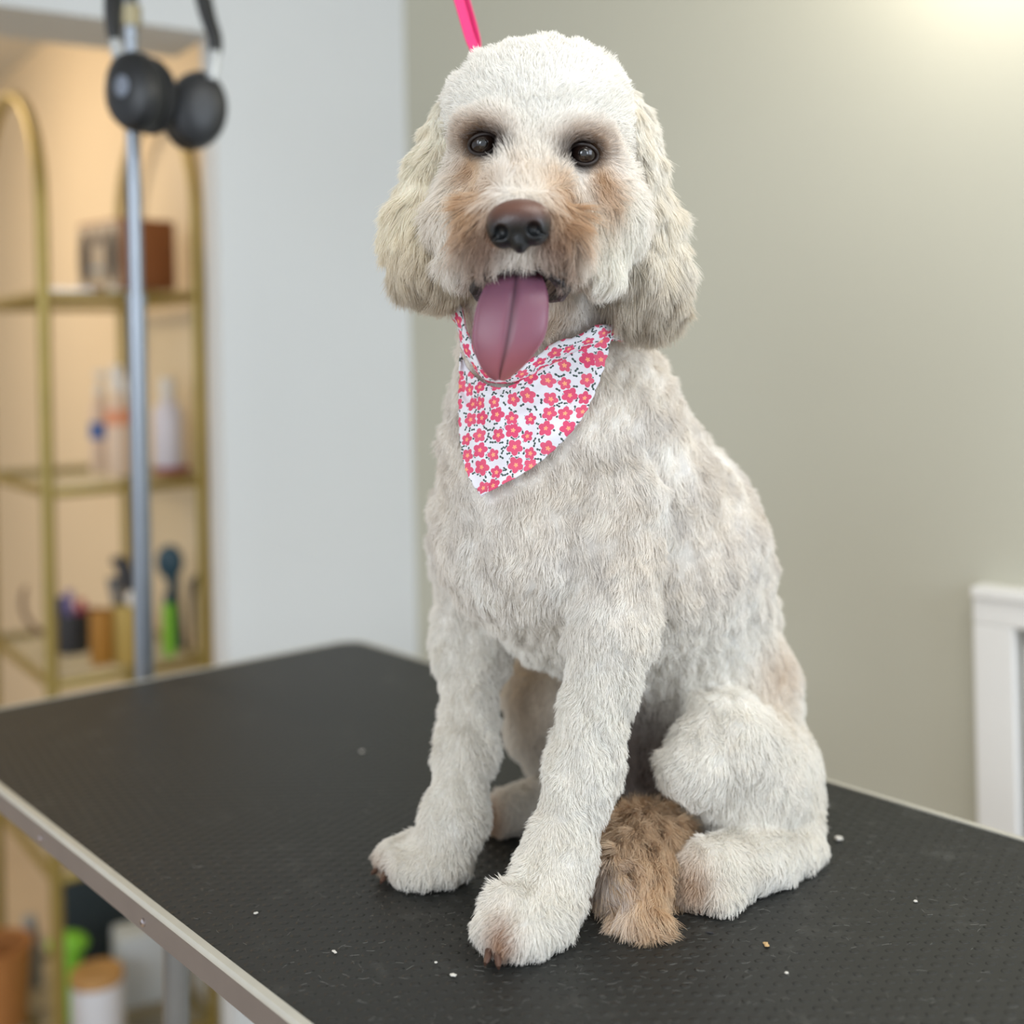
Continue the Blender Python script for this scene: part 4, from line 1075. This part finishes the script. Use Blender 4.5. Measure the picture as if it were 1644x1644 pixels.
bottle(163, 2.60, 3, .044, .215, m_cp, m_wp, 'tall slim pump bottle with a blue label, left on the middle shelf', (.45, .22, m_bl), True)
bottle(192, 2.52, 3, .050, .225, m_cp, m_wp, 'tall cream bottle with peach band just left of the pole', (.62, .2, m_pk), False)
bottle(212, 2.68, 3, .044, .200, m_wp, m_wp, 'white bottle half hidden behind the silver pole', None, False)
b0 = SP(277, 2.58, 3)
cst = MB().lathe(tuple(b0), [(.036, 0), (.037, .003), (.037, .009), (.035, .011)], 24).build('coaster', m_red); move_origin(cst, b0); tag(cst, 'round crimson dish under the white squat bottle on the shelf', 'dish')
b1 = bottle(272, 2.58, 3, .062, .185, m_lv, m_wp, 'squat white bottle on a crimson dish right of the pole', None, False)
for o in [x for x in col.objects if x.name.startswith('bottle') and x.parent is None and abs(x.location.x - b1[0]) < 1e-4]: o.location.z += .0115
# third shelf: tins, tools, pouch
m_tan = mat('amber_tin', srgb(168, 118, 48), .4, metal=.3); m_gt = mat('gold_tin', srgb(186, 160, 92), .35, metal=.5); m_dk = mat('charcoal_plastic', srgb(46, 46, 50), .5)
m_green = mat('lime_green_plastic', srgb(122, 186, 44), .45); m_teal = mat('dark_teal_plastic', srgb(30, 66, 82), .45); m_brn = mat('brown_leather', srgb(120, 92, 70), .6)
def cyl(name, px, D, zi, r, h_, m, label, cat, grp=None, flare=1.0):
    b0 = SP(px, D, zi); o = MB().lathe(tuple(b0), [(r*.96, 0), (r, .003), (r*flare, h_), (r*flare*.9, h_), (r*.88, .006)], 26).build(name, m); move_origin(o, b0); tag(o, label, cat, grp); return b0
cyl('tin', 166, 2.46, 2, .025, .105, m_tan, 'amber brown tin on the lower glass shelf', 'tin', 'metal tins on the lower shelf')
tb = cyl('tin', 208, 2.46, 2, .031, .118, m_gt, 'gold tin holding grey tools, just left of the pole', 'tin', 'metal tins on the lower shelf')
kb = cyl('cup', 118, 2.56, 2, .033, .082, m_dk, 'black cup holding small coloured items, left on the lower shelf', 'cup', None, 1.05)
badge_c = kb + np.array([0.01, -.034, .045])
def tool(name, base, pts_, rs, m, label, cat, grp=None, head=None):
    o = MB().tube([tuple(base + np.array(p)) for p in pts_], rs, 12)
    if head: o.ell(base + np.array(head[0]), head[1])
    o = o.build(name, m); move_origin(o, base); tag(o, label, cat, grp); return o
m_gry = mat('grey_metal_tool', srgb(110, 114, 118), .35, metal=.6)
tool('comb', tb, [(-.012, 0, .01), (-.02, 0, .1), (-.03, 0, .17)], [.006, .007, .012], m_gry, 'grey comb leaning left in the gold tin', 'comb', 'tools in the gold tin')
tool('clipper', tb, [(.006, .004, .01), (.004, .004, .12), (.0, .004, .165), (-.012, 0, .20), (-.03, 0, .205)], [.010, .012, .018, .015, .008], m_dk, 'dark clipper standing upright in the gold tin', 'clippers', 'tools in the gold tin')
tool('brush', tb, [(.016, -.012, .01), (.018, -.016, .09), (.016, -.018, .115)], [.005, .006, .005], m_wp, 'white-tipped brush at the front of the gold tin', 'brush', 'tools in the gold tin', ((.016, -.018, .130), (.014, .014, .016)))
m_pnk = mat('raspberry_plastic', srgb(176, 60, 84), .5); m_nav = mat('navy_plastic', srgb(46, 58, 96), .5); m_lil = mat('lilac_plastic', srgb(140, 120, 160), .5)
for (dx, h_, m, cl) in ((-.016, .115, m_nav, 'navy'), (-.004, .128, m_lil, 'lilac'), (.012, .108, m_pnk, 'raspberry')):
    tool('nail_clipper', kb, [(dx, 0, .01), (dx*1.3, 0, h_*.6), (dx*1.6, 0, h_)], [.005, .008, .009], m, cl + ' handled item standing in the black cup on the shelf', 'tool', 'coloured items in the black cup')
eb = SP(146, 2.60, 2)
o = MB().ell(eb + np.array([0, 0, .072]), (.026, .016, .012)).ell(eb + np.array([0, 0, .037]), (.024, .015, .036)).build('pouch', m_red); move_origin(o, eb); tag(o, 'dark red pouch behind the amber tin on the shelf', 'pouch')
gb = SP(272, 2.50, 2)
o = MB().box(tuple(gb + np.array([0, 0, .055])), (.022, .02, .108), .4, .004).build('spray_bottle', m_green); move_origin(o, gb); tag(o, 'lime green bottle right of the pole on the lower shelf', 'bottle')
MB().lathe(tuple(gb + np.array([0, 0, .1095])), [(.009, 0), (.009, .012), (.006, .02)], 14).build('cap', m_teal, o)
hb2 = SP(290, 2.54, 2)
tool('slicker_brush', hb2, [(0, 0, .006), (-.004, 0, .06), (-.010, 0, .115), (-.014, 0, .16)], [.010, .009, .010, .014], m_teal, 'dark slicker brush standing right of the pole', 'brush', None, ((-.018, 0, .185), (.028, .012, .036)))
tool('scissors', hb2 + np.array([.022, .012, 0]), [(0, 0, .004), (.0, 0, .10), (.004, 0, .14), (.03, 0, .165)], [.004, .006, .009, .006], m_dk, 'dark scissors leaning beside the slicker brush on the shelf', 'scissors')
hb3 = SP(60, 2.66, 2)
pth = arc(hb3 + np.array([.045, 0, .085]), .075, math.pi*.85, math.pi*1.5, 12, (1, 0, 0), (0, 0, 1))
o = MB().tube(pth, [.004]+[.006]*11+[.004], 10).build('headband', m_brn); move_origin(o, hb3); tag(o, 'curved brown headband propped at the left end of the lower shelf', 'headband')
# small white clip on the top rail next to the pole
cb = E(0, 0, 0); cp_ = P(190, 470, 2.48); o = MB().box(tuple(cp_ + np.array([0, 0, 0])), (.045, .03, .022), .6, .004).build('clip', m_wp); move_origin(o, cp_); tag(o, 'small white clip on the top shelf rail beside the pole', 'clip')
# lowest shelf and floor things
fb = SP(158, 2.44, 0)
jar = empty('jar', tuple(fb)); tag(jar, 'white jar with a wooden lid below the table edge', 'jar')
MB().lathe(tuple(fb), [(.046, 0), (.050, .004), (.050, .112), (.047, .118)], 32).build('body', mat('white_ceramic', srgb(216, 216, 220), .3), jar)
MB().lathe(tuple(fb + np.array([0, 0, .1185])), [(.050, 0), (.0515, .003), (.0515, .016), (.049, .020), (.002, .0205)], 32).build('lid', mat('bamboo_lid', srgb(196, 150, 92), .5, noise=(30, srgb(180, 134, 78))), jar)
wb = SP(228, 2.60, 0)
o = MB().box(tuple(wb + np.array([0, 0, .075])), (.105, .09, .148), .5, .01).build('storage_box', mat('pale_grey_plastic', srgb(204, 210, 214), .4)); move_origin(o, wb); tag(o, 'pale grey storage box right of the wooden-lidded jar', 'box')
db_ = SP(172, 2.74, 0)
o = MB().box(tuple(db_ + np.array([-.01, 0, .11])), (.17, .05, .218), .45, .02).build('tote_bag', mat('dark_teal_fabric', srgb(44, 54, 58), .85, bump=(200, .4))); move_origin(o, db_); tag(o, 'dark teal bag standing behind the wooden-lidded jar', 'bag')
gb2 = SP(112, 2.52, 0)
o = MB().ell(gb2 + np.array([0, 0, .155]), (.042, .03, .024)).lathe(tuple(gb2), [(.026, 0), (.028, .004), (.026, .14), (.02, .15)], 20).build('pot', m_green); move_origin(o, gb2); tag(o, 'bright green rounded item left of the wooden-lidded jar', 'pot')
ob = SP(-6, 2.50, 0)
bk_ = empty('basket', tuple(ob)); tag(bk_, 'orange-brown woven basket at the left edge under the table', 'basket')
m_bk = mat('woven_rattan', srgb(184, 124, 66), .8, noise=(60, srgb(150, 96, 46)), bump=(150, .8))
MB().lathe(tuple(ob), [(.055, 0), (.06, .004), (.072, .16), (.068, .16), (.055, .01)], 30).build('body', m_bk, bk_)
MB().tube([tuple(ob + np.array([.070*math.cos(a), .070*math.sin(a), .162])) for a in np.linspace(0, 2*math.pi, 31)], .005, 8, False).build('rim', m_bk, bk_)
gr = SP(50, 2.66, 0)
o = MB().lathe(tuple(gr), [(.022, 0), (.024, .004), (.024, .10), (.015, .125), (.013, .150)], 20).build('bottle', mat('grey_plastic', srgb(150, 152, 152), .5)); move_origin(o, gr); tag(o, 'grey bottle between the rattan basket and the gold post', 'bottle')

# ================================================================== CLIPPINGS ON THE TABLE
m_tuft = mat('white_fluff', srgb(222, 218, 210), .9); m_tuft2 = mat('tan_fluff', srgb(196, 164, 118), .9)
def clipping(px, py, s, m, label, el=1.0):
    q = PT(px, py, TZ+.0008); r_ = random.Random(int(px)); mb = MB()
    bm = bmesh.new(); bmesh.ops.create_icosphere(bm, subdivisions=3, radius=1); bm.verts.index_update()
    ra = r_.random()*3
    vs = []
    for v in bm.verts:
        c = v.co; f = 1 + .28*math.sin(5*c.x+ra)*math.cos(4*c.y) + .18*math.sin(9*c.z+7*c.x+ra)
        x, y = c.x*f*el, c.y*f; vs.append((q[0] + s*(x*math.cos(ra)-y*math.sin(ra)), q[1] + s*(x*math.sin(ra)+y*math.cos(ra)), TZ + .0003 + s*.55*(1.3+c.z*f)*.9))
    mb.add(vs, [[v.index for v in f.verts] for f in bm.faces]); bm.free()
    o = mb.build('fur_clipping', m, None, True); mn = min(v.co.z for v in o.data.vertices); o.data.transform(Matrix.Translation((0, 0, TZ+.0004-mn)))
    move_origin(o, (q[0], q[1], TZ)); tag(o, label, 'fur clipping', 'fur clippings on the table')
clipping(1347, 1348, .0032, m_tuft, 'largest white fluff tuft, right of the hind leg of the dog')
clipping(411, 1466, .0012, m_tuft, 'tiny white fluff speck near the left edge of the table', 1.4)
clipping(537, 1528, .0011, m_tuft, 'thin white hair sliver left of the nearest paw', 2.4)
clipping(728, 1566, .0015, m_tuft, 'white fluff crumb just left of the nearest paw', 1.5)
clipping(700, 1545, .0010, m_tuft, 'smallest white speck left of the nearest paw')
clipping(1230, 1517, .0017, m_tuft2, 'tan hair sliver in front of the hind paw', 1.9)
clipping(1263, 1562, .0012, m_tuft, 'white speck at the lower right, in front of the tan sliver')
clipping(1140, 1497, .0010, m_dk, 'dark hair sliver beside the hind claws', 3.0)
clipping(581, 1207, .0020, m_tuft, 'blurred pale speck on the mat left of the far front leg')
clipping(1470, 1447, .0013, m_tuft, 'pale speck on the mat near the right edge of the photo')
# countless short loose hairs
nh = 520; hr = np.random.default_rng(5)
pa = np.stack([hr.uniform(250, 1640, nh), hr.uniform(1250, 1644, nh)], 1)
strands = []
for (x, y) in pa:
    q = PT(x, y, TZ+.0007); loc = q[:2] - tc0[:2]
    if abs(loc @ ex[:2]) > a2-.01 or abs(loc @ ey[:2]) > b2-.01: continue
    a = hr.uniform(0, 3.14); L_ = hr.uniform(.002, .008); k_ = hr.normal(0, .25); d0 = np.array([math.cos(a), math.sin(a), 0]); d1 = np.array([-math.sin(a), math.cos(a), 0])
    strands.append([q + d0*L_*(t-.5) + d1*L_*k_*(t*(1-t)) + np.array([0, 0, .0003]) for t in np.linspace(0, 1, 5)])
st = np.array(strands); hc = bpy.data.hair_curves.new('loose_hair'); hc.add_curves([5]*len(st)); hc.position_data.foreach_set('vector', st.reshape(-1).astype(np.float32))
ra = hc.attributes.new('radius', 'FLOAT', 'POINT'); ra.data.foreach_set('value', np.full(len(st)*5, .00006, np.float32))
hc.materials.append(mat('pale_loose_hair', srgb(150, 148, 142), .8)); lh = bpy.data.objects.new('loose_hair', hc); col.objects.link(lh); tag(lh, 'short pale hairs scattered over the black table mat', 'loose hair', None, 'stuff')
